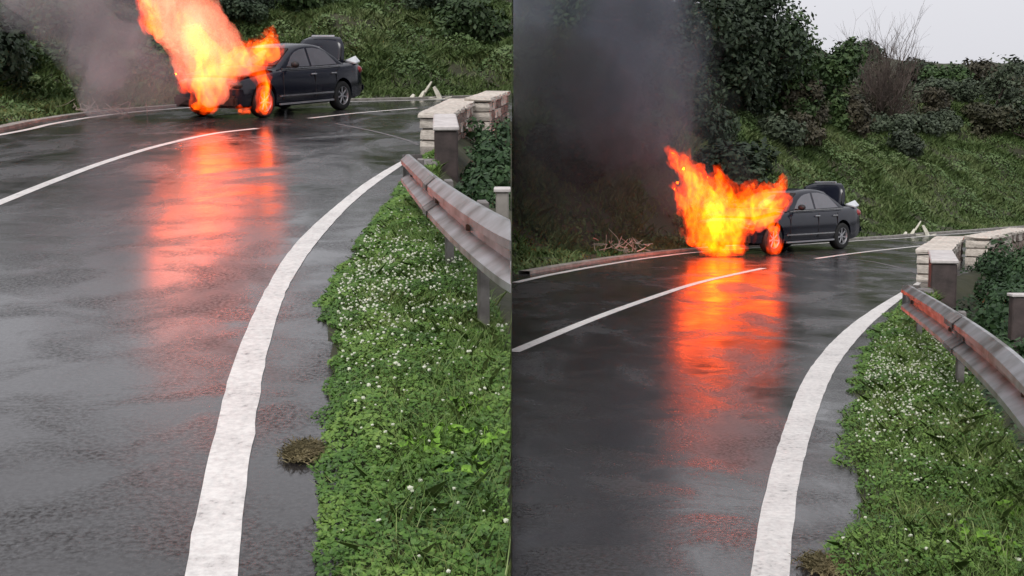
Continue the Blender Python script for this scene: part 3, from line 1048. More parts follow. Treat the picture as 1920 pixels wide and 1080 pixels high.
# ------------------------------------------------------------------ fire and smoke
def blob_hull(name, s, chains, D0, px_m, voxel, wob, wscale, spread, seed, up=1.0, clampx=None):
    """rounded chains fused into one closed hull: (px, py, radius px[, metres further off])"""
    bm = bmesh.new()
    r = random.Random(seed)
    for ch in chains:
        dd = r.uniform(-spread, spread)
        P = np.array([[*c[:3], c[3] if len(c) > 3 else 0.0] for c in ch], float)
        L = np.r_[0, np.cumsum(np.linalg.norm(np.diff(P[:, :2], axis=0), axis=1))]
        u = 0.0
        while u <= L[-1] + 1e-6:
            q = [np.interp(u, L, P[:, k]) for k in range(4)]
            c = pd(s, q[0], q[1], D0 + dd + q[3])
            rm = max(q[2] / px_m, voxel * 0.9)
            bmesh.ops.create_icosphere(bm, subdivisions=2, radius=rm, matrix=Matrix.Translation(c))
            u += max(q[2] * 0.45, 2.0)
    me = bm_mesh(name, bm)
    o = bpy.data.objects.new('tmp', me)
    C.objects.link(o)
    md = o.modifiers.new('r', 'REMESH')
    md.mode = 'VOXEL'
    md.voxel_size = voxel
    out = evaluated(o, name)
    bpy.data.objects.remove(o)
    n = len(out.vertices)
    co_ = np.zeros(n * 3); out.vertices.foreach_get('co', co_); co_ = co_.reshape(-1, 3)
    no_ = np.zeros(n * 3); out.vertices.foreach_get('normal', no_); no_ = no_.reshape(-1, 3)
    for i in range(n):
        p = co_[i] * wscale
        a = mnoise.noise((p[0], p[1], p[2] * 0.7 + seed)) + 0.6 * mnoise.noise((p[0] * 2.3, p[1] * 2.3, p[2] * 1.6 + seed)) + 0.35 * mnoise.noise((p[0] * 4.9, p[1] * 4.9, p[2] * 3.1 + seed))
        co_[i] += no_[i] * a * wob
        co_[i, 2] += abs(a) * wob * (up - 1)
    if clampx is not None:
        co_[:, 0] = np.maximum(co_[:, 0], clampx) if s == 'R' else np.minimum(co_[:, 0], clampx)
    co_[:, 2] = np.maximum(co_[:, 2], 0.015)
    out.vertices.foreach_set('co', co_.ravel())
    out.update()
    return out

FIRE = {
 'R': dict(D=25.5, pm=86.0,
   orange=[[(1350, 458, 32), (1330, 410, 36), (1318, 372, 31), (1302, 338, 22), (1285, 312, 15), (1268, 296, 9), (1257, 285, 4)],
           [(1362, 440, 34), (1364, 400, 30), (1356, 362, 20), (1350, 336, 10), (1347, 318, 4)],
           [(1312, 445, 18), (1296, 405, 16), (1276, 374, 9), (1262, 352, 4)], [(1300, 335, 12), (1272, 318, 5), (1260, 306, 3)],
           [(1395, 418, 26), (1414, 386, 22), (1436, 372, 17), (1456, 362, 12), (1470, 346, 4)],
           [(1426, 404, 24), (1452, 392, 18), (1474, 380, 9)], [(1385, 400, 20), (1402, 366, 10), (1408, 350, 4)],
           [(1436, 412, 16), (1451, 436, 9), (1456, 458, 7), (1452, 476, 6)], [(1322, 466, 11), (1350, 469, 12), (1380, 466, 11), (1396, 470, 6)],
           [(1310, 455, 9), (1290, 447, 6), (1281, 440, 3)]],
   yellow=[[(1350, 440, 16), (1338, 412, 15), (1330, 388, 10)], [(1368, 424, 14), (1386, 420, 12), (1392, 400, 7)], [(1336, 468, 7), (1362, 469, 8), (1385, 466, 6)],
           [(1436, 388, 12), (1452, 376, 8)], [(1454, 430, 5), (1455, 462, 4)]]),
 'L': dict(D=22.3, pm=97.0,
   orange=[[(388, 195, 16), (392, 160, 30), (398, 125, 36), (385, 95, 30), (360, 60, 20), (340, 30, 10)], [(430, 130, 26), (445, 110, 22), (452, 95, 12)],
           [(474, 118, 22), (492, 98, 22), (503, 80, 12), (508, 66, 4)], [(505, 105, 14), (522, 98, 8)],
           [(488, 125, 14), (494, 160, 10), (496, 190, 9), (496, 212, 6)], [(366, 200, 6), (385, 205, 8), (402, 204, 5)], [(448, 209, 4), (470, 210, 4)],
           [(350, 170, 7), (330, 140, 5)], [(292, 60, 16), (280, 20, 15), (266, -20, 13), (250, -70, 12)]],
   yellow=[[(383, 200, 5), (388, 186, 6), (392, 172, 4)], [(482, 110, 13), (494, 92, 12), (503, 78, 6)], [(496, 140, 6), (498, 175, 6), (497, 208, 4)], [(284, 30, 8), (272, -4, 8)]],
   pink=[[(398, 165, 34), (385, 125, 52), (365, 85, 60), (345, 45, 60), (322, 0, 55), (298, -60, 55), (270, -130, 60)], [(430, 120, 42), (400, 80, 50), (375, 30, 42)]]),
}
SMOKE = {
 'R': dict(D=26.2, pm=84.0,
   dark=[[(1330, 372, 26, .4), (1265, 305, 66, .6), (1195, 205, 140, 1), (1120, 90, 200, 1.5), (1070, -40, 240, 2), (1020, -200, 290, 3), (960, -400, 350, 4)]],
   thin=[[(1275, 410, 44, .3), (1190, 360, 105, 0), (1090, 330, 150, -.5), (1000, 300, 170, -.5), (980, 200, 200, 0)], [(1400, 345, 22, 1), (1370, 300, 40, 1.5), (1330, 220, 60, 2), (1290, 120, 80, 3)]]),
 'L': dict(D=23.6, pm=92.0,
   pale=[[(340, 178, 18, 0), (280, 150, 52, .2), (215, 100, 84, .6), (165, 40, 100, 1), (120, -40, 130, 1.4), (60, -140, 170, 2)], [(300, 190, 16, 0), (230, 175, 34, 0), (170, 160, 40, 0)]]),
}
for s in 'LR':
    f = FIRE[s]
    what = {'L': 'salmon pink flames leaning high over the nose of the car', 'R': 'bright orange flames with yellow hearts on the car bonnet'}[s]
    T = thing('fire', what, 'fire', M[s] @ Matrix.Translation(pd(s, *{'L': (420, 212), 'R': (1370, 478)}[s], f['D'])), 'fires on the cars')
    inv = T.matrix_world.inverted() @ M[s]
    for key, matn, vox, wob in (('orange', 'fire_orange', .04, .08), ('fringe', 'fire_fringe', .05, .13), ('yellow', 'fire_yellow', .035, .05), ('pink', 'fire_pink', .09, .20)):
        if key == 'fringe':
            f['fringe'] = [[(c[0] - 1, c[1] - 2, c[2] * 1.22 + 4) for c in ch] for ch in f['orange']]
        if key == 'orange':
            f['orange'] = [[(c[0], c[1], c[2] * .93) for c in ch] for ch in f['orange']]
        if key in f:
            for chains in ([[c] for c in f[key]] if key == 'yellow' else [f[key]]):
                me = blob_hull('flame', s, chains, f['D'], f['pm'], vox, wob, 4.2 if key != 'pink' else 1.8, .35 if key != 'yellow' else .1, 3, 1.6)
                me.transform(inv)
                link({'orange': 'flame', 'fringe': 'flame_fringe', 'yellow': 'flame_core', 'pink': 'glowing_smoke'}[key], me, matn, T)
    q = SMOKE[s]
    for key in ('dark', 'thin', 'pale'):
        if key in q:
            me = blob_hull('smoke', s, q[key], q['D'], q['pm'], .22, .7, .8, .3, 9, 1.0, .03 if s == 'R' else -.03)
            o = link('smoke', me, {'dark': 'smoke_dark', 'thin': 'smoke_thin', 'pale': 'smoke_pale'}[key], None, M[s])
            tag(o, {'dark': 'thick dark grey smoke column rising from the orange fire', 'thin': 'thin black smoke drifting low across the scrubby slope', 'pale': 'pale mauve smoke drifting from the salmon pink fire'}[key], 'smoke', None, 'stuff')
#---PART3---

# ------------------------------------------------------------------ vegetation
def unit(v): return v / (np.linalg.norm(v, axis=-1, keepdims=True) + 1e-9)
def kites(c, nrm, size, aspect, r):
    """leaf-shaped quads at points c facing nrm"""
    t_ = unit(np.cross(nrm, r.normal(size=c.shape)))
    b_ = np.cross(nrm, t_)
    sz = size[:, None]
    return np.stack([c - t_ * sz, c + b_ * sz * aspect - t_ * sz * .1, c + t_ * sz, c - b_ * sz * aspect - t_ * sz * .1], 1)
def foliage_points(r, lumps, n, shell=.55):
    lumps = np.array(lumps, float)            # x y z rx ry rz
    wts = lumps[:, 3] * lumps[:, 4] + lumps[:, 3] * lumps[:, 5]
    k = r.choice(len(lumps), n, p=wts / wts.sum())
    d = unit(r.normal(size=(n, 3)))
    rr = 1 - shell * r.random(n) ** 2.0
    rr *= 1 + .16 * np.sin(d[:, 0] * 7 + k) * np.cos(d[:, 2] * 6 + k * 2) + r.normal(0, .06, n)
    c = lumps[k, :3] + d * lumps[k, 3:] * rr[:, None]
    keep = c[:, 2] > .02
    return c[keep], d[keep]
def bush_mesh(seed, n, size, tall=1.0, lumpn=9):
    r = np.random.default_rng(seed)
    lumps = []
    for k in range(lumpn):
        a = r.uniform(0, 2 * math.pi); q = r.uniform(0, .68)
        rad_ = r.uniform(.30, .52)
        lumps.append((q * math.cos(a), q * math.sin(a), r.uniform(.25, .85) * tall, rad_, rad_, rad_ * r.uniform(.75, 1.1)))
    c, d = foliage_points(r, lumps, n)
    nr = unit(d + np.array([0, 0, .35]) + r.normal(0, .55, d.shape))
    return quads_mesh('foliage', kites(c, nr, size * r.uniform(.6, 1.4, len(c)), .55, r), 4)
def stems_mesh(seed, h, n=6, th=.03):
    r = np.random.default_rng(seed)
    parts = []
    for k in range(n):
        a = r.uniform(0, 6.28); q = r.uniform(.15, .6)
        parts.append(tube_geo([(0.05 * math.cos(a), .05 * math.sin(a), -.25), (q * .5 * math.cos(a), q * .5 * math.sin(a), h * .45), (q * math.cos(a), q * math.sin(a), h * r.uniform(.7, 1))], [th, th * .7, th * .25], 5))
    return mesh_from('stems', *merge_geo(parts))
BUSH = [bush_mesh(100 + k, 4200, .066, [.9, 1.15, .75, 1.3, 1.0][k]) for k in range(5)]
STEM = [stems_mesh(200 + k, .9) for k in range(3)]
for me in STEM: me.materials.append(MATS['twig'])
BCACHE = {}
def bush_data(v, mat):
    if (v, mat) not in BCACHE:
        me = BUSH[v].copy()
        me.materials.clear()
        me.materials.append(MATS[mat])
        BCACHE[(v, mat)] = me
    return BCACHE[(v, mat)]
def place_bush(s, x, d, size, mat, v, label, group, sink=.15, zs=1.0, name='bush'):
    z = float(zat(s, x, d)) - sink * size
    T = thing(name, label, 'bush', M[s] @ Matrix.Translation((x, d, z)) @ Matrix.Rotation(rng.uniform(0, 6.28), 4, 'Z') @ Matrix.Diagonal((size, size, size * zs, 1)), group)
    link('foliage', bush_data(v, mat), None, T)
    link('stems', STEM[v % 3], None, T)
    return T
ADJ = {'bush_green': 'fresh green', 'bush_dark': 'dark green', 'bush_olive': 'olive', 'bush_grey': 'grey-green', 'bush_russet': 'brownish'}

def scatter_bushes(s):
    r = np.random.default_rng(21 if s == 'R' else 22)
    placed = []
    n_try = 2600
    cnt = 0
    xs = r.uniform(.6, 32, n_try) if s == 'R' else -r.uniform(.8, 26, n_try)
    ds = r.uniform(20, 66, n_try)
    sf = signed_dist(G[s]['far'], xs, ds)
    order = np.argsort(ds)
    for i in order:
        x, d, q = xs[i], ds[i], sf[i]
        px = 960 + x * F / d
        if not (-60 < px < 1990): continue
        if s == 'R':
            start = 3.2 if x < 6 else (3.2 + (x - 6) * .75 if x < 12 else 7.7 + 1.2 * math.sin(x * .7))
            if q < start or q > 30: continue
            size = r.uniform(1.05, 1.75) * (1.2 if q > start + 7 else 1)
        else:
            start = 3.0 if px < 330 else (8.5 + 2 * math.sin(x))
            if q < start or q > 18: continue
            size = r.uniform(.9, 1.6)
        if abs(x) < size * 1.05: continue
        if any((x - a) ** 2 + (d - b_) ** 2 < (.80 * (size + c_)) ** 2 for a, b_, c_ in placed): continue
        placed.append((x, d, size))
        if s == 'R' and x < 8: mt = r.choice(['bush_dark', 'bush_green', 'bush_dark', 'bush_olive'])
        elif s == 'R' and q < 17: mt = r.choice(['bush_grey', 'bush_olive', 'bush_russet', 'bush_grey', 'bush_green'])
        elif s == 'R': mt = r.choice(['bush_green', 'bush_dark', 'bush_green', 'bush_olive'])
        else: mt = r.choice(['bush_dark', 'bush_green'])
        zone = 'on the tall scrubby slope' if s == 'R' else 'on the grassy slope by pale smoke'
        if s == 'R':
            spot = ('under the dark smoke column' if px < 1230 else 'behind the dark smoke edge' if px < 1400 else 'uphill of the orange burning car' if px < 1580
                    else 'below the leafless skyline shrub' if px < 1720 else 'between leafless shrub and airy tree' if px < 1810 else 'below the airy skyline tree')
            spot += ', near the grass' if q < start + 4 else ', near the skyline' if q > start + 11 else ', halfway up'
        else:
            spot = 'behind pale mauve smoke' if px < 260 else 'behind the salmon pink flames' if px < 520 else 'uphill of the car in pink flames' if px < 720 else 'above the low pale frame by the earth bank'
        lab = f"{'small' if size < 1.25 else 'broad'} {ADJ[mt]} bush {spot}"
        place_bush(s, x, d, size, mt, int(r.integers(5)), lab, f'{ADJ[mt]} bushes {zone}', .2, r.uniform(.8, 1.15))
        cnt += 1
    print('bushes', s, cnt)
scatter_bushes('R')
scatter_bushes('L')

# trees on the skyline of the right slope
def branch(parts, p, d, L, r0, depth, rnd, tips, spread=.55, upb=.25):
    n = 4
    P = [np.array(p)]
    dd = np.array(d, float)
    for k in range(n):
        dd = dd + rnd.normal(0, .13, 3) + np.array([0, 0, upb * .15])
        dd /= np.linalg.norm(dd)
        P.append(P[-1] + dd * L / n)
    R_ = np.linspace(r0, r0 * .5, n + 1)
    parts.append(tube_geo(P, R_, 5 if depth > 1 else 3))
    tips.append((P[-1], dd))
    if depth > 0:
        for k in range(rnd.integers(3, 5)):
            j = rnd.integers(1, n + 1)
            e = dd + rnd.normal(0, spread, 3) + np.array([0, 0, upb])
            e /= np.linalg.norm(e)
            branch(parts, P[j], e, L * rnd.uniform(.5, .75), r0 * .5, depth - 1, rnd, tips, spread, upb)
def tree(s, px, D, h, kind, mat, label, seed, dens=1.0):
    x = (px - 960) * D / F
    z = float(zat(s, x, D)) - .1
    T = thing('bare_shrub' if kind == 'bare' else 'tree', label, 'shrub' if kind == 'bare' else 'tree', M[s] @ Matrix.Translation((x, D, z)))
    r = np.random.default_rng(seed)
    parts, tips = [], []
    if kind == 'bare':
        for k in range(34):
            a = r.uniform(0, 6.28); q = r.uniform(0.1, .95)
            d0 = unit(np.array([q * math.cos(a), q * math.sin(a), 1.0]))
            branch(parts, (r.uniform(-.45, .45), r.uniform(-.45, .45), 0), d0, h * r.uniform(.32, .55), .035, 3, r, tips, .42, .35)
        link('branches', mesh_from('branches', *merge_geo(parts)), 'twig', T)
        c, d = foliage_points(r, [(r.normal(0, .6), r.normal(0, .5), r.uniform(.4, 1.5), .6, .6, .5) for _ in range(10)], 3800)
        link('foliage', quads_mesh('foliage', kites(c, unit(d + r.normal(0, .6, d.shape)), .05 * r.uniform(.5, 1.3, len(c)), .5, r), 4), 'bush_russet', T)
    else:
        branch(parts, (0, 0, 0), (r.uniform(-.1, .1), 0, 1), h * .46, h * .024, 3, r, tips, .6, .22)
        link('trunk', mesh_from('trunk', *merge_geo(parts)), 'twig', T)
        cs, ds_ = [], []
        for p, d in tips:
            if p[2] < h * .3: continue
            n = int(60 * dens)
            e = r.normal(size=(n, 3)) * h * .065
            cs.append(p + e); ds_.append(unit(e))
        if dens > 1:          # low growth round the foot of the trunk
            lc, ld = foliage_points(r, [(r.normal(0, h * .12), r.normal(0, h * .12), h * r.uniform(.06, .34), h * .15, h * .15, h * .13) for _ in range(9)], 5200)
            cs.append(lc); ds_.append(ld)
        c = np.vstack(cs); d = np.vstack(ds_)
        nr = unit(d + np.array([0, 0, .4]) + r.normal(0, .6, d.shape))
        link('crown', quads_mesh('crown', kites(c, nr, .10 * r.uniform(.6, 1.4, len(c)), .55, r), 4), mat, T)
tree('R', 1650, 52, 5.0, 'bare', None, 'leafless dark shrub with upright twigs on the skyline', 5)
tree('R', 1838, 56, 3.4, 'leaf', 'bush_grey', 'small airy grey-green tree on the skyline', 6, .45)
tree('R', 1925, 54, 3.4, 'leaf', 'bush_grey', 'loose thin-leaved tree beside the airy skyline tree', 8, .4)
tree('R', 1545, 48, 3.4, 'leaf', 'bush_green', 'dense green tree beside the gap of pale sky', 9, 1.8)
tree('R', 1478, 45, 4.6, 'leaf', 'bush_green', 'tall green tree beside the dense dark trees on the skyline', 14, 1.8)
tree('R', 1418, 43, 5.6, 'leaf', 'bush_dark', 'dense dark green tree above the dark smoke column', 10, 1.8)
tree('R', 1350, 41, 6.0, 'leaf', 'bush_dark', 'dense dark tree half veiled by the dark smoke column', 12, 1.8)

# grass on the slopes
def grass_blades(c, h, wd, r, lean=.45):
    n = len(c)
    a = r.uniform(0, 2 * math.pi, n)
    side = np.stack([np.cos(a), np.sin(a), np.zeros(n)], 1) * wd[:, None]
    ln = r.normal(0, lean, (n, 2))
    tip = c + np.stack([ln[:, 0] * h, ln[:, 1] * h, h], 1)
    mid = c + np.stack([ln[:, 0] * h * .3, ln[:, 1] * h * .3, h * .6], 1)
    return np.stack([c - side, c + side, mid + side * .8, tip, mid - side * .8], 1)
def slope_grass(s):
    r = np.random.default_rng(31)
    n = 260000
    x = r.uniform(.05, 34, n) if s == 'R' else -r.uniform(.05, 24, n)
    d = r.uniform(17, 62, n)
    px = 960 + x * F / d
    sf = signed_dist(G[s]['far'], x, d)
    ok = (px > -320) & (px < 2240) & (sf > .72) & (sf < 22)
    # clumpy: thin it by noise
    x, d, sf = x[ok], d[ok], sf[ok]
    nz = np.array([mnoise.noise((a * .9, b_ * .9, 5.0)) for a, b_ in zip(x, d)])
    keep = r.random(len(x)) < np.clip(.55 + nz * .9, .12, 1)
    x, d, sf, nz = x[keep], d[keep], sf[keep], nz[keep]
    x = np.repeat(x, 3) + r.normal(0, .09, len(x) * 3); d = np.repeat(d, 3) + r.normal(0, .09, len(d) * 3)
    nz = np.repeat(nz, 3); sf = np.repeat(sf, 3)
    if s == 'R': x = np.maximum(x, .02)
    else: x = np.minimum(x, -.02)
    z = zat(s, x, d) - .03
    h = np.clip(.07 + .15 * nz + r.uniform(0, .16, len(x)), .05, .4) * np.clip(.45 + sf * .3, .45, 1.2)
    V = grass_blades(np.stack([x, d, z], 1), h, r.uniform(.012, .028, len(x)), r, .6)
    lo, hi = XR[s]
    V[:, :, 0] = np.clip(V[:, :, 0], lo + .004, hi - .004)
    o = link('slope_grass', quads_mesh('slope_grass', V, 5), 'hill_grass', None, M[s])
    tag(o, 'rough grass covering the slope by pale smoke' if s == 'L' else 'rough grass covering the scrubby slope', 'grass', None, 'stuff')
    # low broad-leaved growth in soft mounds between the blades
    k = r.choice(len(x), min(len(x), 130000), replace=False)
    xx, dd_, zz = x[k], d[k], z[k]
    mound = np.array([mnoise.noise((a * .55, b_ * .55, 2.0)) + .5 * mnoise.noise((a * 1.7, b_ * 1.7, 4.0)) for a, b_ in zip(xx, dd_)])
    top = np.clip(.10 + .42 * mound, .03, .6) * np.clip(sf[k] * .35, .2, 1)
    c = np.stack([xx, dd_, zz + top * r.random(len(k)) ** .4], 1)
    nr = unit(np.stack([r.normal(0, .5, len(k)), r.normal(0, .5, len(k)) - .5, np.ones(len(k))], 1))
    K = kites(c, nr, r.uniform(.03, .075, len(k)), .6, r)
    K[:, :, 0] = np.clip(K[:, :, 0], lo + .004, hi - .004)
    o = link('slope_weeds', quads_mesh('slope_weeds', K, 4), 'hill_weeds', None, M[s])
    tag(o, 'low leafy weeds covering the slope by pale smoke' if s == 'L' else 'low leafy weeds covering the scrubby slope', 'weeds', None, 'stuff')
    print('grass', s, len(V))
slope_grass('R')
slope_grass('L')

# clover verges with white flower heads
def verge(s):
    r = np.random.default_rng(41)
    n = 420000 if s == 'R' else 260000
    x = r.uniform(.6, 9, n) if s == 'R' else -r.uniform(.012, 1.6, n)
    d = r.uniform(2.2, 19, n)
    sn = -signed_dist(G[s]['near'], x, d)
    edge = .0 + np.array([.16 * mnoise.noise((q * 1.3, 2.0, 0.5)) + .10 * mnoise.noise((q * 5.0, 7.0, 0.5)) for q in d]) * np.clip(d / 6, .5, 1.3)
    px = 960 + x * F / d
    rail = np.interp(d, [3, 6, 9, 12.5, 19], [1.9, 2.75, 3.55, 4.5, 7.0]) if s == 'R' else np.interp(d, [5, 6.6, 8.3, 11, 17], [.1, -.1, -.35, -.75, -1.0])
    ok = (sn > edge) & (sn < 3.6) & (x < rail) & (px < 1990) & (r.random(n) < np.clip(9 / d, .25, 1.0)) & (px > 0)
    x, d, sn = x[ok], d[ok], sn[ok]
    z0 = zat(s, x, d)
    nz = np.array([mnoise.noise((a * 2.2, b_ * 2.2, 9.0)) for a, b_ in zip(x, d)])
    nz2 = np.array([mnoise.noise((a * 7.0, b_ * 7.0, 3.0)) for a, b_ in zip(x, d)])
    hgt = np.clip((.070 + .085 * nz + .05 * nz2) * np.clip(sn / .25, .25, 1), .025, .24)
    z = z0 + .012 + hgt * r.random(len(x)) ** .5
    nr = unit(np.stack([r.normal(0, .45, len(x)), r.normal(0, .45, len(x)) - .25, np.ones(len(x))], 1))
    sz = r.uniform(.006, .019, len(x)) * np.clip(d / 8, .85, 1.5)
    c = np.stack([x, d, z], 1)
    K = kites(c, nr, sz, .62, r)
    lo, hi = XR[s]
    K[:, :, 0] = np.clip(K[:, :, 0], lo + .002, hi - .002)
    o = link('clover', quads_mesh('clover', K, 4), 'clover', None, M[s])
    tag(o, 'low green clover carpeting the verge by the shorter guardrail' if s == 'L' else 'low green clover carpeting the verge by the orange-lit guardrail', 'clover', None, 'stuff')
    # grass blades standing among it
    m_ = min(len(x), 24000)
    i = r.choice(len(x), m_, replace=False)
    B = grass_blades(np.stack([x[i], d[i], z0[i]], 1), r.uniform(.04, .15, m_) * np.clip(sn[i] / .3, .35, 1), r.uniform(.0012, .003, m_) * np.clip(d[i] / 6, 1, 2.6), r, .6)
    B[:, :, 0] = np.clip(B[:, :, 0], lo + .002, hi - .002)
    o = link('verge_grass', quads_mesh('verge_grass', B, 5), 'verge_blade', None, M[s])
    tag(o, 'thin grass blades in the clover by the shorter guardrail' if s == 'L' else 'thin grass blades in the clover by the orange-lit guardrail', 'grass', None, 'stuff')
    # flower heads: thickest along the middle of the verge
    pyc = 7.2 if s == 'L' else 9.2
    wt = (sn > .12) * .05 + (sn > .12) * np.exp(-((d - pyc) / (1.6 if s == 'L' else 2.2)) ** 2) * 1.2 * np.exp(-((sn - .35) / .55) ** 2)
    k = 1250
    i = r.choice(len(x), k, replace=False, p=wt / wt.sum())
    bm = bmesh.new()
    bmesh.ops.create_icosphere(bm, subdivisions=1, radius=1)
    tv = np.array([v.co[:] for v in bm.verts]); tf = np.array([[v.index for v in f.verts] for f in bm.faces])
    bm.free()
    rad_ = r.uniform(.004, .0105, k)
    cc = np.stack([x[i], d[i], z0[i] + hgt[i] + r.uniform(.0, .05, k)], 1)
    if s == 'L': cc[:, 0] = np.minimum(cc[:, 0], -.02)
    Vv = cc[:, None, :] + tv[None] * rad_[:, None, None] * np.array([1, 1, .8]) * (1 + .15 * r.normal(size=(k, len(tv), 1)))
    tri = Vv[:, tf, :].reshape(-1, 3, 3)
    o = link('clover_flowers', quads_mesh('clover_flowers', tri, 3), 'flower_white', None, M[s])
    tag(o, 'white clover flower heads on the verge by the shorter guardrail' if s == 'L' else 'white clover flower heads on the verge by the orange-lit guardrail', 'flowers', None, 'stuff')
    print('clover', s, len(K))
verge('R')
verge('L')

# weedy ground falling away behind the orange-lit guardrail
r_ = np.random.default_rng(47)
n_ = 90000
bx_, bd_ = r_.uniform(1.9, 16, n_), r_.uniform(2.5, 24, n_)
rl_ = np.interp(bd_, [3, 6, 9, 12.5, 19, 24], [1.9, 2.75, 3.55, 4.5, 7.3, 9.6])
ok_ = (bx_ > rl_) & (-signed_dist(G['R']['near'], bx_, bd_) > .6)
bx_, bd_ = bx_[ok_], bd_[ok_]
c_ = np.stack([bx_, bd_, zat('R', bx_, bd_) + r_.uniform(.01, .16, len(bx_))], 1)
nr_ = unit(np.stack([r_.normal(0, .5, len(bx_)), r_.normal(0, .5, len(bx_)) - .3, np.ones(len(bx_))], 1))
tag(link('bank_weeds', quads_mesh('bank_weeds', kites(c_, nr_, r_.uniform(.02, .05, len(bx_)), .6, r_), 4), 'hedge_leaf', None, M['R']),
    'dark leafy weeds on the ground falling away behind the orange-lit guardrail', 'weeds', None, 'stuff')

# broad-leaved lime weeds in the verge
def weed(s, px, py, label, seed, n=14, size=.026, h=.10):
    p = gp(s, px, py)
    p[2] = float(zat(s, p[0], p[1]))
    r = np.random.default_rng(seed)
    T = thing('broad_leaved_weed', label, 'weed', M[s] @ Matrix.Translation(p), 'lime green weeds in the clover')
    parts = []
    for k in range(n):
        a = r.uniform(0, 6.28); q = r.uniform(.02, .085); hh = h * r.uniform(.5, 1.1)
        tip = np.array([q * math.cos(a), q * math.sin(a), hh])
        parts.append(tube_geo([(0, 0, -.02), tip * .6, tip], [.003, .0025, .002], 4))
        nr = unit(np.array([.5 * math.cos(a), .5 * math.sin(a), 1]) + r.normal(0, .2, 3))
        u_ = unit(np.array([math.cos(a), math.sin(a), -.25])); v_ = np.cross(nr, u_)
        sz = size * r.uniform(.6, 1.1)
        ring = []
        for j in range(10):
            an = 2 * math.pi * j / 10
            rr = sz * (1 + .18 * math.cos(an * 5)) 
            ring.append(tip + u_ * (math.cos(an) * rr + sz * .6) + v_ * math.sin(an) * rr * .75 + nr * (.008 * math.cos(2 * an)))
        parts.append(([tip + u_ * sz * .6 - nr * .008] + ring, [(0, 1 + j, 1 + (j + 1) % 10) for j in range(10)]))
    link('leaves', mesh_from('leaves', *merge_geo(parts)), 'lime_leaf', T)
for k, (s, px, py) in enumerate([('L', 885, 800), ('L', 830, 850), ('L', 875, 925), ('L', 800, 885), ('L', 905, 860), ('R', 1885, 1060), ('R', 1820, 1035), ('R', 1905, 985)]):
    weed(s, px, py, 'lime green broad-leaved weed in the clover by the ' + ('shorter' if s == 'L' else 'orange-lit') + ' guardrail', 60 + k)

# dry clumps at the verge edge
def dry_clump(s, px, py, label, n, spread, h, seed):
    p = gp(s, px, py)
    r = np.random.default_rng(seed)
    c = np.stack([r.normal(0, spread, n), r.normal(0, spread * 1.6, n), np.full(n, .0)], 1)
    V = grass_blades(c, r.uniform(.3, 1, n) * h, r.uniform(.002, .004, n), r, 1.5)
    o = link('dry_grass_clump', quads_mesh('dry_grass_clump', V, 5), 'dry_straw', None, M[s] @ Matrix.Translation(p + np.array([0, 0, .012])))
    tag(o, label, 'dry grass', 'dry clumps spilling onto the asphalt')
dry_clump('L', 568, 852, 'brown dry grass clump spilling from the verge by the shorter guardrail', 3000, .030, .020, 71)
dry_clump('R', 1548, 1066, 'brown dry grass clump spilling from the verge by the orange-lit guardrail', 3000, .036, .022, 72)

# ivy hedges behind the guardrails
def hedge(s, blobs, label):
    r = np.random.default_rng(81)
    lumps = []
    cx = np.mean([b_[0] for b_ in blobs]); cd = np.mean([b_[1] for b_ in blobs])
    for (x, d, z, rr) in blobs:
        for k in range(7):
            e = r.normal(0, rr * .45, 3)
            q = rr * r.uniform(.35, .6)
            lumps.append((x + e[0], d + e[1], z + e[2], q, q, q))
    n = 30000 if s == 'R' else 16000
    lumps = np.array(lumps)
    k = r.choice(len(lumps), n)
    dd = unit(r.normal(size=(n, 3)))
    c = lumps[k, :3] + dd * lumps[k, 3:] * (1 - .4 * r.random(n) ** 2)[:, None]
    nr = unit(dd + np.array([0, -.2, .35]) + r.normal(0, .5, dd.shape))
    K = kites(c, nr, r.uniform(.022, .05, n), .65, r)
    if s == 'L': K = K[K[:, :, 0].max(1) < -.01]
    z0 = float(zat(s, cx, cd))
    T = thing('ivy_hedge', label, 'hedge', M[s] @ Matrix.Translation((cx, cd, z0)))
    K = K - np.array([cx, cd, z0])
    link('foliage', quads_mesh('foliage', K, 4), 'hedge_leaf', T)
    for (x, d, z, rr) in blobs:
        b0 = np.array([x - cx, d - cd, float(zat(s, x, d)) - .3 - z0])
        link('stem', mesh_from('stem', *tube_geo([b0, np.array([x - cx, d - cd, z - z0]), np.array([x - cx + (.1 if s == 'R' else -.05), d - cd, z + rr * .5 - z0])], [.03, .02, .008], 5)), 'twig', T)
hedge('R', [(5.9, 14.0, -.15, .42), (6.4, 15.0, -.1, .5), (7.2, 16.2, 0., .55), (6.9, 15.4, -.45, .6), (7.7, 17.0, .15, .55), (8.2, 18.0, .2, .6), (8.6, 19.2, .15, .6), (6.2, 13.4, -.5, .5), (7.6, 16.0, -.5, .7), (3.75, 8.6, -.25, .42), (4.4, 10.0, -.3, .5), (4.9, 11.0, -.35, .55), (5.4, 12.2, -.35, .6), (5.2, 10.4, -.5, .6), (6.0, 12.5, -.3, .6), (7.5, 18.6, -.35, .5), (7.9, 19.6, -.3, .5), (8.3, 20.6, -.3, .5), (7.3, 17.4, -.5, .5), (8.8, 21.4, -.2, .5), (9.6, 21.8, -.1, .5)], 'dark green ivy hedge behind the orange-lit guardrail')
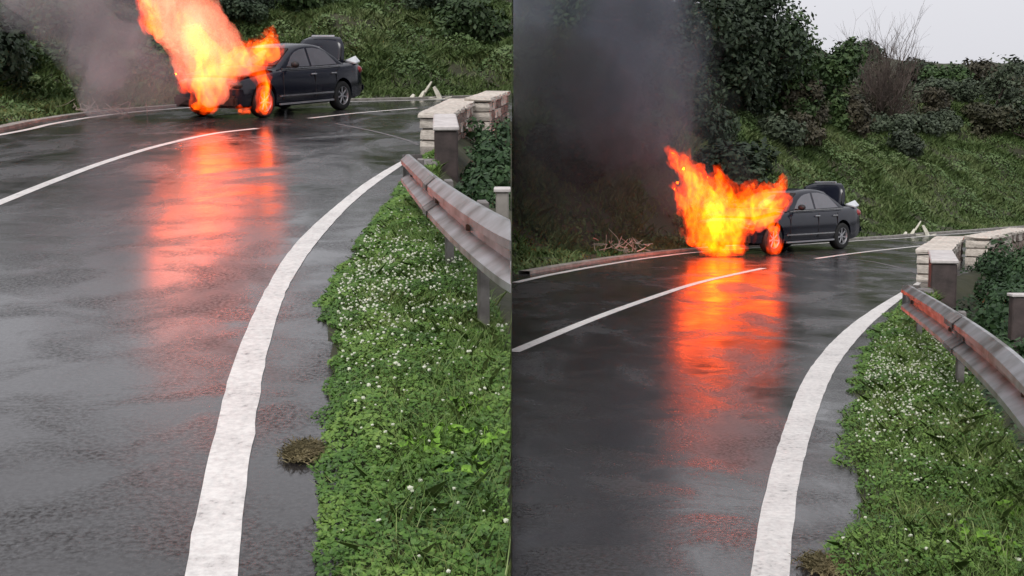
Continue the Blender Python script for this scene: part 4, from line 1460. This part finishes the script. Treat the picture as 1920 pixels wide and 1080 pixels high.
hedge('L', [(-.16, 11.2, -.2, .30), (-.22, 12.6, -.05, .34), (-.32, 13.6, -.15, .36), (-.42, 14.8, -.3, .36), (-.2, 14.0, .0, .36), (-.18, 16.0, .1, .40), (-.3, 12.0, -.5, .4), (-.15, 8.2, -.12, .24), (-.2, 9.5, -.12, .28), (-.42, 10.8, -.22, .30), (-.6, 12.4, -.4, .34), (-.55, 17.6, -.25, .34), (-.5, 19.0, -.2, .34), (-.3, 18.4, -.1, .3)], 'dark green ivy hedge between the shorter guardrail and the earth bank')

# dry brush and pale scraps at the foot of the slopes
def brush(s, px, D, label, seed, n=34, span=.55):
    p = np.array([(px - 960) * D / F, D, 0.0])
    p[2] = float(zat(s, p[0], p[1]))
    r = np.random.default_rng(seed)
    parts = []
    for k in range(n):
        a = r.normal(0, .35, 3) * np.array([span * 2, .5, .25]) + np.array([0, 0, .16])
        e = unit(r.normal(size=3) * np.array([1, .6, .55])) * r.uniform(.15, .55)
        q = r.uniform(.006, .018)
        parts.append(tube_geo([a - e / 2, a + r.normal(0, .03, 3), a + e / 2 + np.array([0, 0, .06])], [q, q * .8, q * .4], 4))
    o = link('dry_brush_pile', mesh_from('dry_brush_pile', *merge_geo(parts)), 'pale_twig', None, M[s] @ Matrix.Translation(p))
    tag(o, label, 'brush pile', 'dry brush at the foot of the slopes')
    o['kind'] = 'stuff'
brush('R', 1168, 25.6, 'pile of pale dry twigs at the road edge under dark smoke', 91)
brush('L', 185, 24.6, 'pile of pale dry twigs at the road edge under pale smoke', 92)
def scraps(s, px, D, label):
    p = np.array([(px - 960) * D / F, D, 0.0])
    p[2] = float(zat(s, p[0], p[1]))
    T = thing('broken_frame', label, 'debris', M[s] @ Matrix.Translation(p), 'pale broken frames at the foot of the slopes')
    def board(a, b_, wd):
        a, b_, wd = np.array(a) * 1.0, np.array(b_) * .95, wd * 1.3
        V, Fc = tube_geo([a, (a + b_) / 2 + np.array([.01, 0, .01]), b_], [wd, wd * .9, wd * .55], 4)
        link('board', mesh_from('board', V, Fc), 'pale_scrap', T)
    board((-.24, 0, .02), (-.12, .02, .26), .055)
    board((-.10, .02, .22), (.08, .05, .52), .032)
    board((.30, .03, .0), (.14, .02, .38), .065)
    board((-.20, -.02, .07), (.26, 0, .04), .028)
    board((-.48, -.05, .0), (-.40, -.03, .17), .06)
    board((.34, .1, .02), (.62, .15, .10), .022)
scraps('R', 1722, 35.6, 'pale broken frame leaning on the verge below the scrubby slope')
scraps('L', 806, 31.0, 'pale broken frame leaning on the verge below the grassy slope')
